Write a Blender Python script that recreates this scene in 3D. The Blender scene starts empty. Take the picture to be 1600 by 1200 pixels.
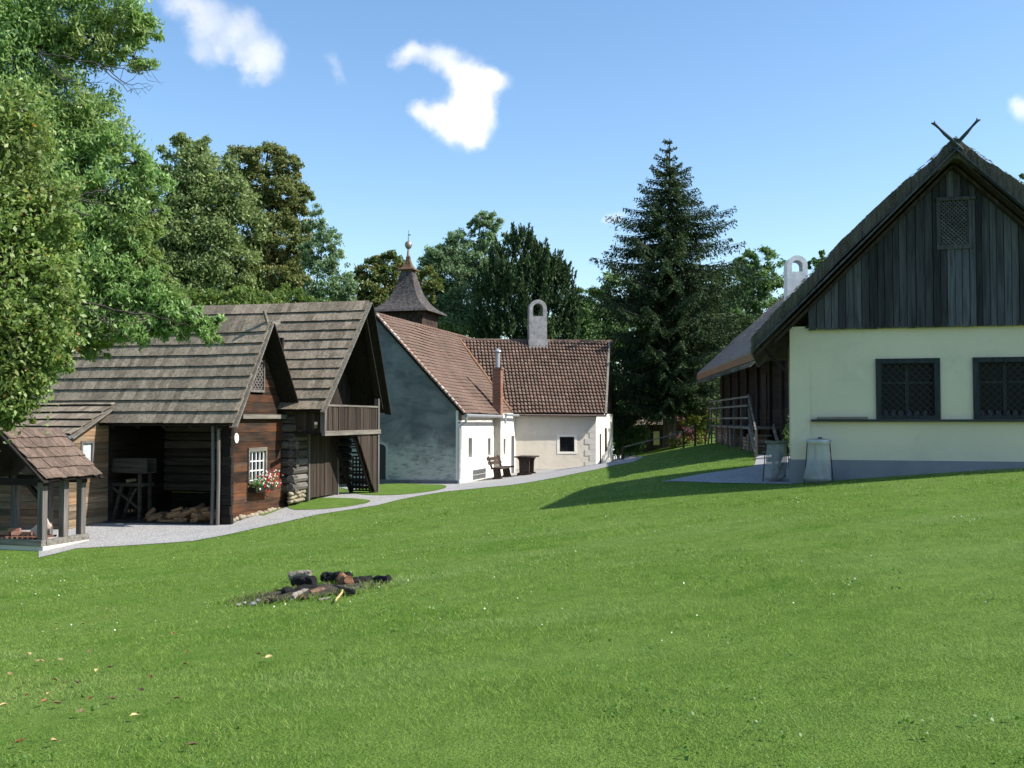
import bpy, math, random
import numpy as np
from mathutils import Vector, Matrix, noise as mnoise
from mathutils.geometry import delaunay_2d_cdt
random.seed(7); RNG = np.random.default_rng(11)
R = math.radians
SC = bpy.context.scene
COL = SC.collection

# ------------------------------------------------------------------ camera
FPX, PITCH, EYE = 1570.0, R(2.0), (0.0, 0.0, 1.6)
cam_d = bpy.data.cameras.new('camera'); cam = bpy.data.objects.new('camera', cam_d); COL.objects.link(cam)
cam_d.sensor_width = 36; cam_d.lens = 36 * FPX / 1600; cam_d.clip_start = 0.05; cam_d.clip_end = 3000
cam.location = EYE; cam.rotation_euler = (R(90) + PITCH, 0, 0); SC.camera = cam

def ray(px, py):
    a = (px - 800) / FPX; v = (600 - py) / FPX
    return (a, math.cos(PITCH) - math.sin(PITCH) * v, math.sin(PITCH) + math.cos(PITCH) * v)
def at(px, py, Y):
    d = ray(px, py); k = Y / d[1]
    return Vector((d[0] * k, Y, EYE[2] + d[2] * k))

# ------------------------------------------------------------------ mesh helpers
class MB:
    def __init__(s): s.v = []; s.f = []; s.m = []; s.cm = 0
    def add(s, vs, fs):
        o = len(s.v); s.v.extend([tuple(p) for p in vs])
        for f in fs: s.f.append(tuple(o + i for i in f)); s.m.append(s.cm)
    def par(s, p, a, b, c):          # parallelepiped from a corner and three edge vectors
        p, a, b, c = Vector(p), Vector(a), Vector(b), Vector(c)
        if a.cross(b).dot(c) < 0: a, b = b, a
        s.add([p, p+a, p+a+b, p+b, p+c, p+a+c, p+a+b+c, p+b+c],
              [(3,2,1,0),(4,5,6,7),(0,1,5,4),(1,2,6,5),(2,3,7,6),(3,0,4,7)])
    def box(s, x0, x1, y0, y1, z0, z1): s.par((x0,y0,z0), (x1-x0,0,0), (0,y1-y0,0), (0,0,z1-z0))
    def prism(s, poly, ext):         # polygon (3-D points) extruded along ext
        n = len(poly); P = [Vector(p) for p in poly]; e = Vector(ext)
        nrm = sum(((P[i]-P[0]).cross(P[(i+1) % n]-P[0]) for i in range(1, n-1)), Vector())
        if nrm.dot(e) < 0: P = P[::-1]
        s.add(P + [p+e for p in P], [tuple(range(n))[::-1], tuple(range(n, 2*n))] + [(i, (i+1) % n, n+(i+1) % n, n+i) for i in range(n)])
    def beam(s, a, b, w, h, up=(0,0,1)):
        a, b = Vector(a), Vector(b); d = (b-a); t = d.normalized(); up = Vector(up)
        if abs(t.dot(up)) > .98: up = Vector((1,0,0))
        x = t.cross(up).normalized(); y = x.cross(t).normalized()
        s.par(a - x*w/2 - y*h/2, d, x*w, y*h)
    def tube(s, pts, rad, n=6, cap=True):
        pts = [Vector(p) for p in pts]; k = len(pts)
        if not hasattr(rad, '__len__'): rad = [rad]*k
        o = len(s.v); x = None
        for i, p in enumerate(pts):
            t = (pts[min(i+1, k-1)] - pts[max(i-1, 0)])
            t = t.normalized() if t.length > 1e-9 else Vector((0,0,1))
            if x is None: x = t.orthogonal().normalized()
            else:
                x = x - t*x.dot(t); x = x.normalized() if x.length > 1e-6 else t.orthogonal().normalized()
            y = t.cross(x)
            for j in range(n):
                a = 2*math.pi*j/n; s.v.append(tuple(p + (x*math.cos(a)+y*math.sin(a))*rad[i]))
        for i in range(k-1):
            for j in range(n):
                j2 = (j+1) % n
                s.f.append((o+i*n+j, o+i*n+j2, o+(i+1)*n+j2, o+(i+1)*n+j)); s.m.append(s.cm)
        if cap:
            s.f.append(tuple(o+j for j in range(n))[::-1]); s.f.append(tuple(o+(k-1)*n+j for j in range(n))); s.m += [s.cm]*2
    def lathe(s, c, prof, n=16, sq=None):   # (radius, z) profile about a vertical axis; sq = quadrilateral plan turned by sq radians
        c = Vector(c); o = len(s.v); m = 4 if sq is not None else n
        for r, z in prof:
            for j in range(m):
                a = 2*math.pi*j/m + (sq or 0) + (math.pi/4 if sq is not None else 0)
                rr = r*(math.sqrt(2) if sq is not None else 1)
                s.v.append((c.x+rr*math.cos(a), c.y+rr*math.sin(a), c.z+z))
        for i in range(len(prof)-1):
            for j in range(m):
                j2 = (j+1) % m; s.f.append((o+i*m+j, o+i*m+j2, o+(i+1)*m+j2, o+(i+1)*m+j)); s.m.append(s.cm)
        s.f.append(tuple(o+j for j in range(m))[::-1]); s.f.append(tuple(o+(len(prof)-1)*m+j for j in range(m))); s.m += [s.cm]*2
    def blob(s, c, r, amp=.25, seed=0, n=10, k=6):
        c = Vector(c); r = Vector(r) if hasattr(r, '__len__') else Vector((r, r, r)); o = len(s.v)
        for i in range(k+1):
            th = math.pi*i/k
            for j in range(n):
                ph = 2*math.pi*j/n; d = Vector((math.sin(th)*math.cos(ph), math.sin(th)*math.sin(ph), math.cos(th)))
                q = 1 + amp*mnoise.noise(d*1.7 + Vector((seed*3.1, seed*1.7, 0)))*1.6
                s.v.append((c.x+d.x*r.x*q, c.y+d.y*r.y*q, c.z+d.z*r.z*q))
        for i in range(k):
            for j in range(n):
                j2 = (j+1) % n; s.f.append((o+i*n+j, o+(i+1)*n+j, o+(i+1)*n+j2, o+i*n+j2)); s.m.append(s.cm)
    def build(s, name, mats, parent=None, smooth=False):
        me = bpy.data.meshes.new(name); me.from_pydata(s.v, [], s.f)
        mats = mats if isinstance(mats, (list, tuple)) else [mats]
        for m in mats: me.materials.append(m)
        if len(mats) > 1: me.polygons.foreach_set('material_index', s.m)
        if smooth: me.polygons.foreach_set('use_smooth', [True]*len(me.polygons))
        me.validate(); me.update()
        o = bpy.data.objects.new(name, me); COL.objects.link(o)
        if parent: o.parent = parent
        return o

def fast_mesh(name, V, k, mat, parent=None):       # V: (n*k,3) array, faces of k corners each
    n = len(V)//k; me = bpy.data.meshes.new(name)
    me.vertices.add(n*k); me.vertices.foreach_set('co', np.ascontiguousarray(V, np.float32).ravel())
    me.loops.add(n*k); me.loops.foreach_set('vertex_index', np.arange(n*k, dtype=np.int32))
    me.polygons.add(n); me.polygons.foreach_set('loop_start', np.arange(0, n*k, k, dtype=np.int32))
    me.update(calc_edges=True); me.materials.append(mat)
    o = bpy.data.objects.new(name, me); COL.objects.link(o)
    if parent: o.parent = parent
    return o

def tag(o, label, cat, group=None):
    o['label'] = label; o['category'] = cat
    if group: o['group'] = group
    return o
def thing(name, label, cat, loc=(0,0,0), rotz=0, group=None):
    o = bpy.data.objects.new(name, None); COL.objects.link(o); o.empty_display_size = .3
    o.location = loc; o.rotation_euler = (0,0,rotz)
    return tag(o, label, cat, group)
def struct(o, kind='structure'): o['kind'] = kind; return o
def dup(root, loc, rotz, label=None):
    r = root.copy(); COL.objects.link(r); r.location = loc; r.rotation_euler = (r.rotation_euler[0], r.rotation_euler[1], rotz)
    if label: r['label'] = label
    for ch in list(root.children):
        c = ch.copy(); COL.objects.link(c); c.parent = r
        for g in list(ch.children):
            d = g.copy(); COL.objects.link(d); d.parent = c
    return r

# ------------------------------------------------------------------ materials
def newmat(name, rough=.8, spec=.3):
    m = bpy.data.materials.new(name); m.use_nodes = True; nt = m.node_tree; b = nt.nodes['Principled BSDF']
    b.inputs['Roughness'].default_value = rough; b.inputs['Specular IOR Level'].default_value = spec
    return m, nt, b
def N(nt, t, **kw):
    n = nt.nodes.new(t)
    for k, v in kw.items():
        if k in n.inputs: n.inputs[k].default_value = v
        else: setattr(n, k, v)
    return n
def L(nt, a, b): nt.links.new(a, b)
def coords(nt, scale=(1,1,1)):
    tc = N(nt, 'ShaderNodeTexCoord'); mp = N(nt, 'ShaderNodeMapping'); mp.inputs['Scale'].default_value = scale
    L(nt, tc.outputs['Object'], mp.inputs['Vector']); return mp.outputs['Vector']
def noisen(nt, vec, scale, detail=4, rough=.55, dist=0):
    n = N(nt, 'ShaderNodeTexNoise', Scale=scale, Detail=detail, Roughness=rough, Distortion=dist); L(nt, vec, n.inputs['Vector']); return n.outputs['Fac']
def ramp(nt, fac, stops):
    r = N(nt, 'ShaderNodeValToRGB'); el = r.color_ramp.elements
    while len(el) < len(stops): el.new(.5)
    for e, (p, c) in zip(el, stops): e.position = p; e.color = (*c, 1) if len(c) == 3 else c
    L(nt, fac, r.inputs['Fac']); return r.outputs['Color']
def mixc(nt, fac, a, b, mode='MIX'):
    m = N(nt, 'ShaderNodeMix', data_type='RGBA', blend_type=mode)
    for s, v in ((m.inputs[0], fac), (m.inputs[6], a), (m.inputs[7], b)):
        if hasattr(v, 'node'): L(nt, v, s)
        else: s.default_value = v if not hasattr(v, '__len__') else ((*v, 1) if len(v) == 3 else v)
    return m.outputs[2]
def math_(nt, op, a, b=0., clamp=False):
    m = N(nt, 'ShaderNodeMath', operation=op); m.use_clamp = clamp
    for s, v in zip(m.inputs, (a, b)):
        if hasattr(v, 'node'): L(nt, v, s)
        else: s.default_value = v
    return m.outputs[0]
def bumpn(nt, b, h, dist=.01, strength=.6):
    n = N(nt, 'ShaderNodeBump', Distance=dist, Strength=strength); L(nt, h, n.inputs['Height']); L(nt, n.outputs[0], b.inputs['Normal'])
def island(nt): return N(nt, 'ShaderNodeNewGeometry').outputs['Random Per Island']

def wood(name, dark, light, axis=0, var=.5, rough=.85, tint=None, tint_amt=.5, stain=None):
    m, nt, b = newmat(name, rough, .2)
    sc = [14, 14, 14]; sc[axis] = .9
    rnd = island(nt)
    tc = N(nt, 'ShaderNodeTexCoord'); off = N(nt, 'ShaderNodeVectorMath', operation='ADD'); L(nt, tc.outputs['Object'], off.inputs[0])
    comb = N(nt, 'ShaderNodeCombineXYZ'); k = math_(nt, 'MULTIPLY', rnd, 37.); [L(nt, k, comb.inputs[i]) for i in range(3)]
    L(nt, comb.outputs[0], off.inputs[1])
    mp = N(nt, 'ShaderNodeMapping'); mp.inputs['Scale'].default_value = sc; L(nt, off.outputs[0], mp.inputs['Vector'])
    f = noisen(nt, mp.outputs[0], 1.0, 6, .65, .6)
    c = ramp(nt, f, [(.3, dark), (.72, light)])
    sc2 = [3, 3, 3]; sc2[axis] = .8
    mp2 = N(nt, 'ShaderNodeMapping'); mp2.inputs['Scale'].default_value = sc2; L(nt, off.outputs[0], mp2.inputs['Vector'])
    g = noisen(nt, mp2.outputs[0], 1.0, 3, .6)
    if tint:
        t = math_(nt, 'MULTIPLY', ramp(nt, g, [(.42, (0,0,0)), (.68, (1,1,1))]), tint_amt)
        c = mixc(nt, t, c, tint)
    if stain:
        t = ramp(nt, noisen(nt, mp2.outputs[0], 2.3, 4, .6), [(.52, (0,0,0)), (.7, (1,1,1))])
        c = mixc(nt, math_(nt, 'MULTIPLY', t, .6), c, stain)
    br = N(nt, 'ShaderNodeMapRange'); L(nt, rnd, br.inputs[0]); br.inputs[3].default_value = 1-var; br.inputs[4].default_value = 1+var*.8
    hs = N(nt, 'ShaderNodeHueSaturation'); L(nt, br.outputs[0], hs.inputs['Value']); L(nt, c, hs.inputs['Color'])
    L(nt, hs.outputs[0], b.inputs['Base Color']); bumpn(nt, b, f, .012, .7)
    return m
def plaster(name, col, col2, scale=1.2, bump=.008, stain=None, stain_sc=(1,1,1), st=(.5,.65), stamt=.8, fine=25):
    m, nt, b = newmat(name, .9, .15); v = coords(nt)
    c = mixc(nt, ramp(nt, noisen(nt, v, scale, 5, .6), [(.35, (0,0,0)), (.7, (1,1,1))]), col, col2)
    if stain:
        f = ramp(nt, noisen(nt, coords(nt, stain_sc), 1., 7, .68, .8), [(st[0], (0,0,0)), (st[1], (1,1,1))])
        c = mixc(nt, math_(nt, 'MULTIPLY', f, stamt), c, stain)
    L(nt, c, b.inputs['Base Color'])
    h = math_(nt, 'ADD', noisen(nt, v, fine, 4, .6), math_(nt, 'MULTIPLY', noisen(nt, v, 2.5, 2), 3.)); bumpn(nt, b, h, bump, .6)
    return m
def plain(name, col, rough=.7, spec=.3, metal=0, var=.25, scale=8, bump=.003):
    m, nt, b = newmat(name, rough, spec); b.inputs['Metallic'].default_value = metal
    v = coords(nt); f = noisen(nt, v, scale, 5, .6)
    lo = tuple(x*(1-var) for x in col); hi = tuple(min(1, x*(1+var)) for x in col)
    L(nt, ramp(nt, f, [(.3, lo), (.7, hi)]), b.inputs['Base Color'])
    if bump: bumpn(nt, b, f, bump, .6)
    return m
def tiles_mat(name, cols, rough=.85):
    m, nt, b = newmat(name, rough, .2); r = island(nt)
    n = len(cols); c = ramp(nt, r, [((i+.5)/n, cc) for i, cc in enumerate(cols)])
    v = coords(nt); f = noisen(nt, v, 1.1, 5, .65)
    c = mixc(nt, ramp(nt, f, [(.4, (0,0,0)), (.75, (.75,.75,.75))]), c, tuple(x*.45 for x in cols[0]))
    f2 = noisen(nt, v, 30, 4); c = mixc(nt, math_(nt, 'MULTIPLY', f2, .35), c, (.28,.25,.2))
    L(nt, c, b.inputs['Base Color']); bumpn(nt, b, f2, .006, .6); return m
def leafmat(name, stops, trans=.35, rough=.55, big=None, gain=1.75, spec=.35):
    m, nt, b = newmat(name, rough, spec); r = island(nt); c = ramp(nt, r, [(q, tuple(min(.9, x*gain) for x in k)) for q, k in stops])
    if big:
        c = mixc(nt, math_(nt, 'MULTIPLY', ramp(nt, noisen(nt, coords(nt), big[0], 3), [(.45, (0,0,0)), (.62, (1,1,1))]), big[2]), c, big[1])
    L(nt, c, b.inputs['Base Color'])
    t = N(nt, 'ShaderNodeBsdfTranslucent'); hs = N(nt, 'ShaderNodeHueSaturation', Saturation=1.15, Value=1.5); L(nt, c, hs.inputs['Color']); L(nt, hs.outputs[0], t.inputs['Color'])
    mx = N(nt, 'ShaderNodeMixShader', Fac=trans); out = nt.nodes['Material Output']
    L(nt, b.outputs[0], mx.inputs[1]); L(nt, t.outputs[0], mx.inputs[2]); L(nt, mx.outputs[0], out.inputs['Surface'])
    return m
# ------------------------------------------------------------------ sun, sky, clouds
SUN_AZ, SUN_EL = R(101), R(42)
SUNV = Vector((math.cos(SUN_EL)*math.sin(SUN_AZ), math.cos(SUN_EL)*math.cos(SUN_AZ), math.sin(SUN_EL)))
sd = bpy.data.lights.new('sun', 'SUN'); sd.energy = 5.0; sd.angle = R(.53); sd.color = (1, .95, .87)
so = bpy.data.objects.new('sun', sd); COL.objects.link(so); so.rotation_euler = SUNV.to_track_quat('Z', 'Y').to_euler(); so.location = (30, 0, 40)
W = bpy.data.worlds.new('World'); SC.world = W; W.use_nodes = True
def build_world():
    nt = W.node_tree; bg = nt.nodes['Background']
    sky = N(nt, 'ShaderNodeTexSky', sky_type='NISHITA'); sky.sun_disc = False
    sky.sun_elevation = SUN_EL; sky.sun_rotation = SUN_AZ; sky.air_density = 1.15; sky.dust_density = .6; sky.ozone_density = 2.2; sky.altitude = 400
    bg.inputs['Strength'].default_value = .12
    tc = N(nt, 'ShaderNodeTexCoord'); d = tc.outputs['Generated']
    nz = N(nt, 'ShaderNodeTexNoise', Scale=9., Detail=7, Roughness=.6); L(nt, d, nz.inputs['Vector'])
    def cloud(lobes, warp, lo, hi, nscale):
        wn = N(nt, 'ShaderNodeTexNoise', Scale=nscale, Detail=8, Roughness=.62); L(nt, d, wn.inputs['Vector'])
        sub = N(nt, 'ShaderNodeVectorMath', operation='SUBTRACT'); L(nt, wn.outputs['Color'], sub.inputs[0]); sub.inputs[1].default_value = (.5,.5,.5)
        scl = N(nt, 'ShaderNodeVectorMath', operation='SCALE'); L(nt, sub.outputs[0], scl.inputs[0]); scl.inputs['Scale'].default_value = warp
        add = N(nt, 'ShaderNodeVectorMath', operation='ADD'); L(nt, d, add.inputs[0]); L(nt, scl.outputs[0], add.inputs[1])
        acc = None
        for px, py, r, a in lobes:
            v = Vector(ray(px, py)).normalized()
            ds = N(nt, 'ShaderNodeVectorMath', operation='DISTANCE'); L(nt, add.outputs[0], ds.inputs[0]); ds.inputs[1].default_value = v
            mr = N(nt, 'ShaderNodeMapRange', interpolation_type='SMOOTHSTEP'); L(nt, ds.outputs['Value'], mr.inputs[0])
            rr = r/FPX*.92
            mr.inputs[1].default_value = 0; mr.inputs[2].default_value = rr*1.5; mr.inputs[3].default_value = a; mr.inputs[4].default_value = 0
            acc = mr.outputs[0] if acc is None else math_(nt, 'ADD', acc, mr.outputs[0])
        acc = math_(nt, 'MULTIPLY', acc, math_(nt, 'ADD', math_(nt, 'MULTIPLY', wn.outputs['Fac'], 1.1), .45))
        o = N(nt, 'ShaderNodeMapRange', interpolation_type='SMOOTHSTEP'); L(nt, acc, o.inputs[0]); o.inputs[1].default_value = lo; o.inputs[2].default_value = hi
        return o.outputs[0]
    c1 = cloud([(625,97,24,.9),(650,82,24,1),(690,95,30,1),(735,108,36,1),(775,128,30,1),(745,135,36,1),(728,165,36,1),(692,185,36,1),(655,180,24,.9),(715,200,38,1),(755,193,34,1),(742,216,24,.8),(770,175,22,.7)], .05, .22, 1.6, 13)
    c2 = cloud([(285,18,38,.8),(325,38,40,.8),(370,62,38,.75),(410,90,38,.7),(420,110,30,.6),(385,115,26,.5),(330,85,24,.5),(300,80,20,.45),(375,40,24,.3)], .06, .2, 1.25, 12)
    c3 = cloud([(515,88,20,.4),(525,105,16,.4),(535,122,18,.4),(405,28,14,.3)], .04, .2, 1.2, 18)
    c4 = cloud([(955,342,14,.6),(972,344,15,.55),(943,340,10,.4),(1597,172,20,1.)], .03, .2, 1.2, 16)
    m = math_(nt, 'MAXIMUM', math_(nt, 'MAXIMUM', c1, math_(nt, 'MULTIPLY', c2, .72)), math_(nt, 'MAXIMUM', math_(nt, 'MULTIPLY', c3, .65), math_(nt, 'MULTIPLY', c4, .7)), True)
    hs = N(nt, 'ShaderNodeHueSaturation', Saturation=1.12, Value=SKY_VAL); L(nt, sky.outputs[0], hs.inputs['Color'])
    cl = N(nt, 'ShaderNodeMapRange'); L(nt, nz.outputs['Fac'], cl.inputs[0]); cl.inputs[1].default_value=.3; cl.inputs[2].default_value=.7; cl.inputs[3].default_value = 5.0; cl.inputs[4].default_value = 7.4
    comb = N(nt, 'ShaderNodeCombineColor'); L(nt, cl.outputs[0], comb.inputs[0]); L(nt, cl.outputs[0], comb.inputs[1]); L(nt, math_(nt,'MULTIPLY',cl.outputs[0],1.02), comb.inputs[2])
    L(nt, mixc(nt, m, hs.outputs[0], comb.outputs[0]), bg.inputs['Color'])
SKY_VAL = 1.12
build_world()
SC.view_settings.view_transform = 'Standard'; SC.view_settings.look = 'None'; SC.view_settings.exposure = .72; SC.view_settings.gamma = 1
SC.cycles.max_bounces = 8; SC.cycles.transparent_max_bounces = 8
try: SC.cycles.use_denoising = True
except Exception: pass

# ------------------------------------------------------------------ terrain
CTRL = [at(*q) for q in ((0,862,21.3),(65,862,21.5),(115,845,22.6),(345,822,25),(400,810,25.6),(447,797,26.9),(480,779,29),(522,774,30),(590,770,31),
        (605,756,37.5),(715,757,38),(770,748,41),(805,739,45.1),(930,727,45.8),(955,722,50),(1000,720,56),(1045,697,52),(1068,706,45),(973,726,46),
        (1112,692,41),(1165,707,32),(1185,712,31),(1180,727,27.5),(1237,756,22),(1600,731,20.8),(1040,752,24.5),(850,795,22.3),(300,790,36))]
CTRL = [(c.x, c.y, c.z) for c in CTRL] + [(0,0,0),(0,5,-.03),(-3,5,-.22),(3,5,.12),(0,12,-.2),(-2.4,12,-.48),(4,12,.2),(8,13,.5),(-8,12,-1.0),(-6,5,-.5),
        (7,6,.4),(0,-10,.1),(-15,-5,-.6),(15,-5,.7),(-20,25,-1.5),(-22,40,-1.2),(20,25,.9),(14,36,.8),(20,45,.8),(16,60,.6),(0,65,-.3),(-20,60,-.6),(-9,32,-.8),
        (3.2,36,-.25),(2,30,-.4)]
_C = np.array(CTRL)
def _U(r2): return np.where(r2 > 1e-9, r2*np.log(np.maximum(r2, 1e-9)), 0)
_n = len(_C); _d2 = ((_C[:, None, :2]-_C[None, :, :2])**2).sum(2)
_A = np.zeros((_n+3, _n+3)); _A[:_n, :_n] = _U(_d2) + np.eye(_n)*4.0
_A[:_n, _n] = 1; _A[:_n, _n+1:] = _C[:, :2]; _A[_n:, :_n] = _A[:_n, _n:].T
_w = np.linalg.solve(_A, np.concatenate([_C[:, 2], [0,0,0]]))
def gz_np(x, y):
    x = np.asarray(x, float); y = np.asarray(y, float); sh = x.shape
    xf = x.ravel(); yf = y.ravel(); out = np.empty_like(xf)
    cx = np.clip(xf, -26, 24); cy = np.clip(yf, -12, 66)
    for i in range(0, len(xf), 40000):
        q = np.stack([cx[i:i+40000], cy[i:i+40000]], 1); d2 = ((q[:, None]-_C[None, :, :2])**2).sum(2)
        out[i:i+40000] = _U(d2) @ _w[:_n] + _w[_n] + q @ _w[_n+1:]
    return out.reshape(sh)
def gz(x, y): return float(gz_np(np.array([x]), np.array([y]))[0])
def ground_hit(px, py):
    d = Vector(ray(px, py)); o = Vector(EYE); t = np.linspace(3, 90, 4000)
    X = o.x+d.x*t; Y = o.y+d.y*t; Z = o.z+d.z*t; g = gz_np(X, Y); i = int(np.argmax(Z < g))
    return (X[i], Y[i]) if Z[i] < g[i] else (X[-1], Y[-1])
def axis(a, b, c, d, fine, far):
    m = list(np.arange(b, c+1e-6, fine)); lo, hi = [], []; s = fine; x = b
    while x > a: s *= 1.5; x -= s; lo.append(x)
    s = fine; x = c
    while x < d: s *= 1.5; x += s; hi.append(x)
    return np.array(lo[::-1] + m + hi)
def build_lawn(mat):
    X = axis(-900, -27, 25, 900, .5, 0); Y = axis(-200, -12, 66, 1500, .5, 0)
    gx, gy = np.meshgrid(X, Y); z = gz_np(gx, gy); nx, ny = len(X), len(Y)
    V = np.stack([gx, gy, z], 2).reshape(-1, 3)
    i = np.arange(ny-1)[:, None]*nx + np.arange(nx-1)[None]; F = np.stack([i, i+1, i+1+nx, i+nx], 2).reshape(-1, 4)
    me = bpy.data.meshes.new('lawn'); me.from_pydata(V.tolist(), [], F.tolist()); me.materials.append(mat)
    me.polygons.foreach_set('use_smooth', [True]*len(me.polygons)); me.update()
    o = bpy.data.objects.new('lawn', me); COL.objects.link(o); struct(o)
def sheet(name, outline, lift, mat, step=.5):
    pts = []
    for a, b in zip(outline, outline[1:]+outline[:1]):
        n = max(1, int(math.hypot(b[0]-a[0], b[1]-a[1])/.25))
        pts += [Vector((a[0]+(b[0]-a[0])*k/n, a[1]+(b[1]-a[1])*k/n)) for k in range(n)]
    n = len(pts); xs = [p.x for p in pts]; ys = [p.y for p in pts]; inner = []
    for x in np.arange(min(xs), max(xs), step):
        for y in np.arange(min(ys), max(ys), step):
            if inside(outline, x, y): inner.append(Vector((x, y)))
    r = delaunay_2d_cdt(pts+inner, [], [list(range(n))], 1, 1e-4)
    V2 = np.array([(p.x, p.y) for p in r[0]]); z = gz_np(V2[:, 0], V2[:, 1]) + lift
    me = bpy.data.meshes.new(name); me.from_pydata([(a, b, c) for (a, b), c in zip(V2.tolist(), z.tolist())], [], [tuple(f) for f in r[2]])
    me.materials.append(mat); me.polygons.foreach_set('use_smooth', [True]*len(me.polygons)); me.update()
    o = bpy.data.objects.new(name, me); COL.objects.link(o); return struct(o)
def inside(poly, x, y):
    c = False; n = len(poly); j = n-1
    for i in range(n):
        xi, yi = poly[i]; xj, yj = poly[j]
        if (yi > y) != (yj > y) and x < (xj-xi)*(y-yi)/(yj-yi)+xi: c = not c
        j = i
    return c
def inside_np(poly, x, y):
    c = np.zeros(len(x), bool); n = len(poly); j = n-1
    for i in range(n):
        xi, yi = poly[i]; xj, yj = poly[j]
        t = ((yi > y) != (yj > y)) & (x < (xj-xi)*(y-yi)/((yj-yi) if yj != yi else 1e-9)+xi); c ^= t; j = i
    return c
def smooth_line(pts, it=2):
    for _ in range(it):
        q = []
        for a, b in zip(pts, pts[1:]+pts[:1]): q += [(.75*a[0]+.25*b[0], .75*a[1]+.25*b[1]), (.25*a[0]+.75*b[0], .25*a[1]+.75*b[1])]
        pts = q
    return pts

def grass_ground_mat():
    m, nt, b = newmat('grass_ground', .95, .1); v = coords(nt)
    f1 = noisen(nt, v, .35, 4, .6); f2 = noisen(nt, v, 3.5, 5, .65); f3 = noisen(nt, v, 60, 3, .7)
    c = mixc(nt, ramp(nt, f1, [(.35, (0,0,0)), (.65, (1,1,1))]), (.13,.225,.035), (.18,.275,.055))
    c = mixc(nt, ramp(nt, f2, [(.35, (0,0,0)), (.7, (.8,.8,.8))]), c, (.085,.165,.022))
    c = mixc(nt, ramp(nt, f3, [(.3, (.75,.75,.75)), (.6, (0,0,0))]), c, (.03,.065,.01))
    L(nt, c, b.inputs['Base Color']); bumpn(nt, b, math_(nt, 'ADD', f3, math_(nt, 'MULTIPLY', f2, .8)), .03, .9); return m
def gravel_mat(name, a, bcol):
    m, nt, b = newmat(name, .95, .15); v = coords(nt)
    vo = N(nt, 'ShaderNodeTexVoronoi', Scale=28.); L(nt, v, vo.inputs['Vector'])
    f = noisen(nt, v, 1.3, 5, .65)
    c = mixc(nt, ramp(nt, f, [(.35, (0,0,0)), (.7, (1,1,1))]), a, bcol)
    g = N(nt, 'ShaderNodeSeparateColor'); L(nt, vo.outputs['Color'], g.inputs[0])
    c = mixc(nt, .45, c, ramp(nt, g.outputs[0], [(0, tuple(x*.45 for x in a)), (1, tuple(min(.8, x*1.35) for x in a))]))
    f2 = noisen(nt, v, 6, 5, .7); c = mixc(nt, ramp(nt, f2, [(.58, (0,0,0)), (.72, (.5,.5,.5))]), c, (.2,.19,.14))
    L(nt, c, b.inputs['Base Color']); bumpn(nt, b, vo.outputs['Distance'], .02, .7); return m
M_GRASS = grass_ground_mat(); M_GRAVEL = gravel_mat('gravel', (.36,.35,.34), (.28,.275,.26)); M_PAVE = gravel_mat('concrete_paving', (.36,.36,.36), (.3,.3,.31))
build_lawn(M_GRASS)
def gl(pts): return [ground_hit(*p) for p in pts]
PATH = gl([(60,872),(118,858),(200,853),(300,846),(345,838),(400,826),(450,815),(500,804),(545,797),(590,790),(640,778),(700,768),(760,762),(800,758),(850,750),(895,741),(935,733),(960,727),(990,722),(1005,715),(985,712),(957,716)])
PATH += [(at(930,718,48.5).x, 48.5), (.3, 47.5), (-1.0, 44), (-2.6, 40), (-3.2, 38.3), (-5.5, 38.4), (-6.2,36), (-5.0, 31.5), (-6.0, 28), (-6.4, 26), (-9.5, 28.2), (-12.2,27.5),(-12.5,24.5),(-11,23.5)]
sheet('gravel_path', PATH, .012, M_GRAVEL)
ISLES = [smooth_line(gl([(449,797),(447,783),(475,780),(520,778.5),(565,780),(584,784),(560,790),(525,795),(480,798)])),
         smooth_line(gl([(546,770),(570,762),(590,757.5),(640,757),(690,757.5),(701,762),(680,768),(640,773),(600,775),(565,774)]))]
for isl in ISLES: sheet('grass_patch', isl, .022, M_GRASS)
PAVE = gl([(1035,753),(1090,742),(1140,735),(1178,729),(1181,719),(1180,711)]) + [(9.0,31.0),(8.6,28),(6.6,22.6)] + gl([(1236,757),(1190,756),(1120,755)])
sheet('paved_path', PAVE, .012, M_PAVE)
# ------------------------------------------------------------------ shared materials
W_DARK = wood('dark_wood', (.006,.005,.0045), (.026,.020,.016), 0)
W_DARKV = wood('dark_wood_upright', (.012,.010,.008), (.055,.042,.032), 2)
W_DARKY = wood('dark_wood_across', (.007,.0055,.005), (.032,.024,.018), 1)
W_LOG = wood('weathered_gable_planks', (.012,.008,.006), (.064,.041,.028), 1, .55, tint=(.22,.075,.025), tint_amt=.42)
W_LOGX = wood('weathered_side_planks', (.03,.022,.015), (.14,.10,.07), 0, .4, tint=(.26,.12,.05), tint_amt=.4)
W_ANNEX = wood('tan_planks', (.07,.05,.03), (.26,.205,.135), 1, .35, tint=(.40,.17,.06), tint_amt=.25)
W_ROOF = wood('grey_roof_boards', (.115,.092,.066), (.315,.262,.195), 1, .3, .9, stain=(.11,.105,.07))
W_ROOFG = wood('old_roof_boards', (.108,.087,.062), (.298,.246,.183), 1, .3, .9, stain=(.10,.095,.06))
W_ENDSHADE = plain('shade_painted_end_grain', (.018,.016,.013), .95, .1)  # shadow line under each course, painted near-black on the lower board ends
W_GREYX = wood('grey_wood', (.09,.082,.07), (.27,.25,.215), 0, .25)
W_GREYY = wood('grey_wood_across', (.08,.072,.06), (.25,.225,.19), 1, .25)
W_GREYZ = wood('grey_wood_upright', (.05,.045,.042), (.19,.17,.155), 2, .3)
W_BOARDZ = wood('gable_boarding', (.02,.022,.026), (.09,.094,.106), 2, .65)
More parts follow.
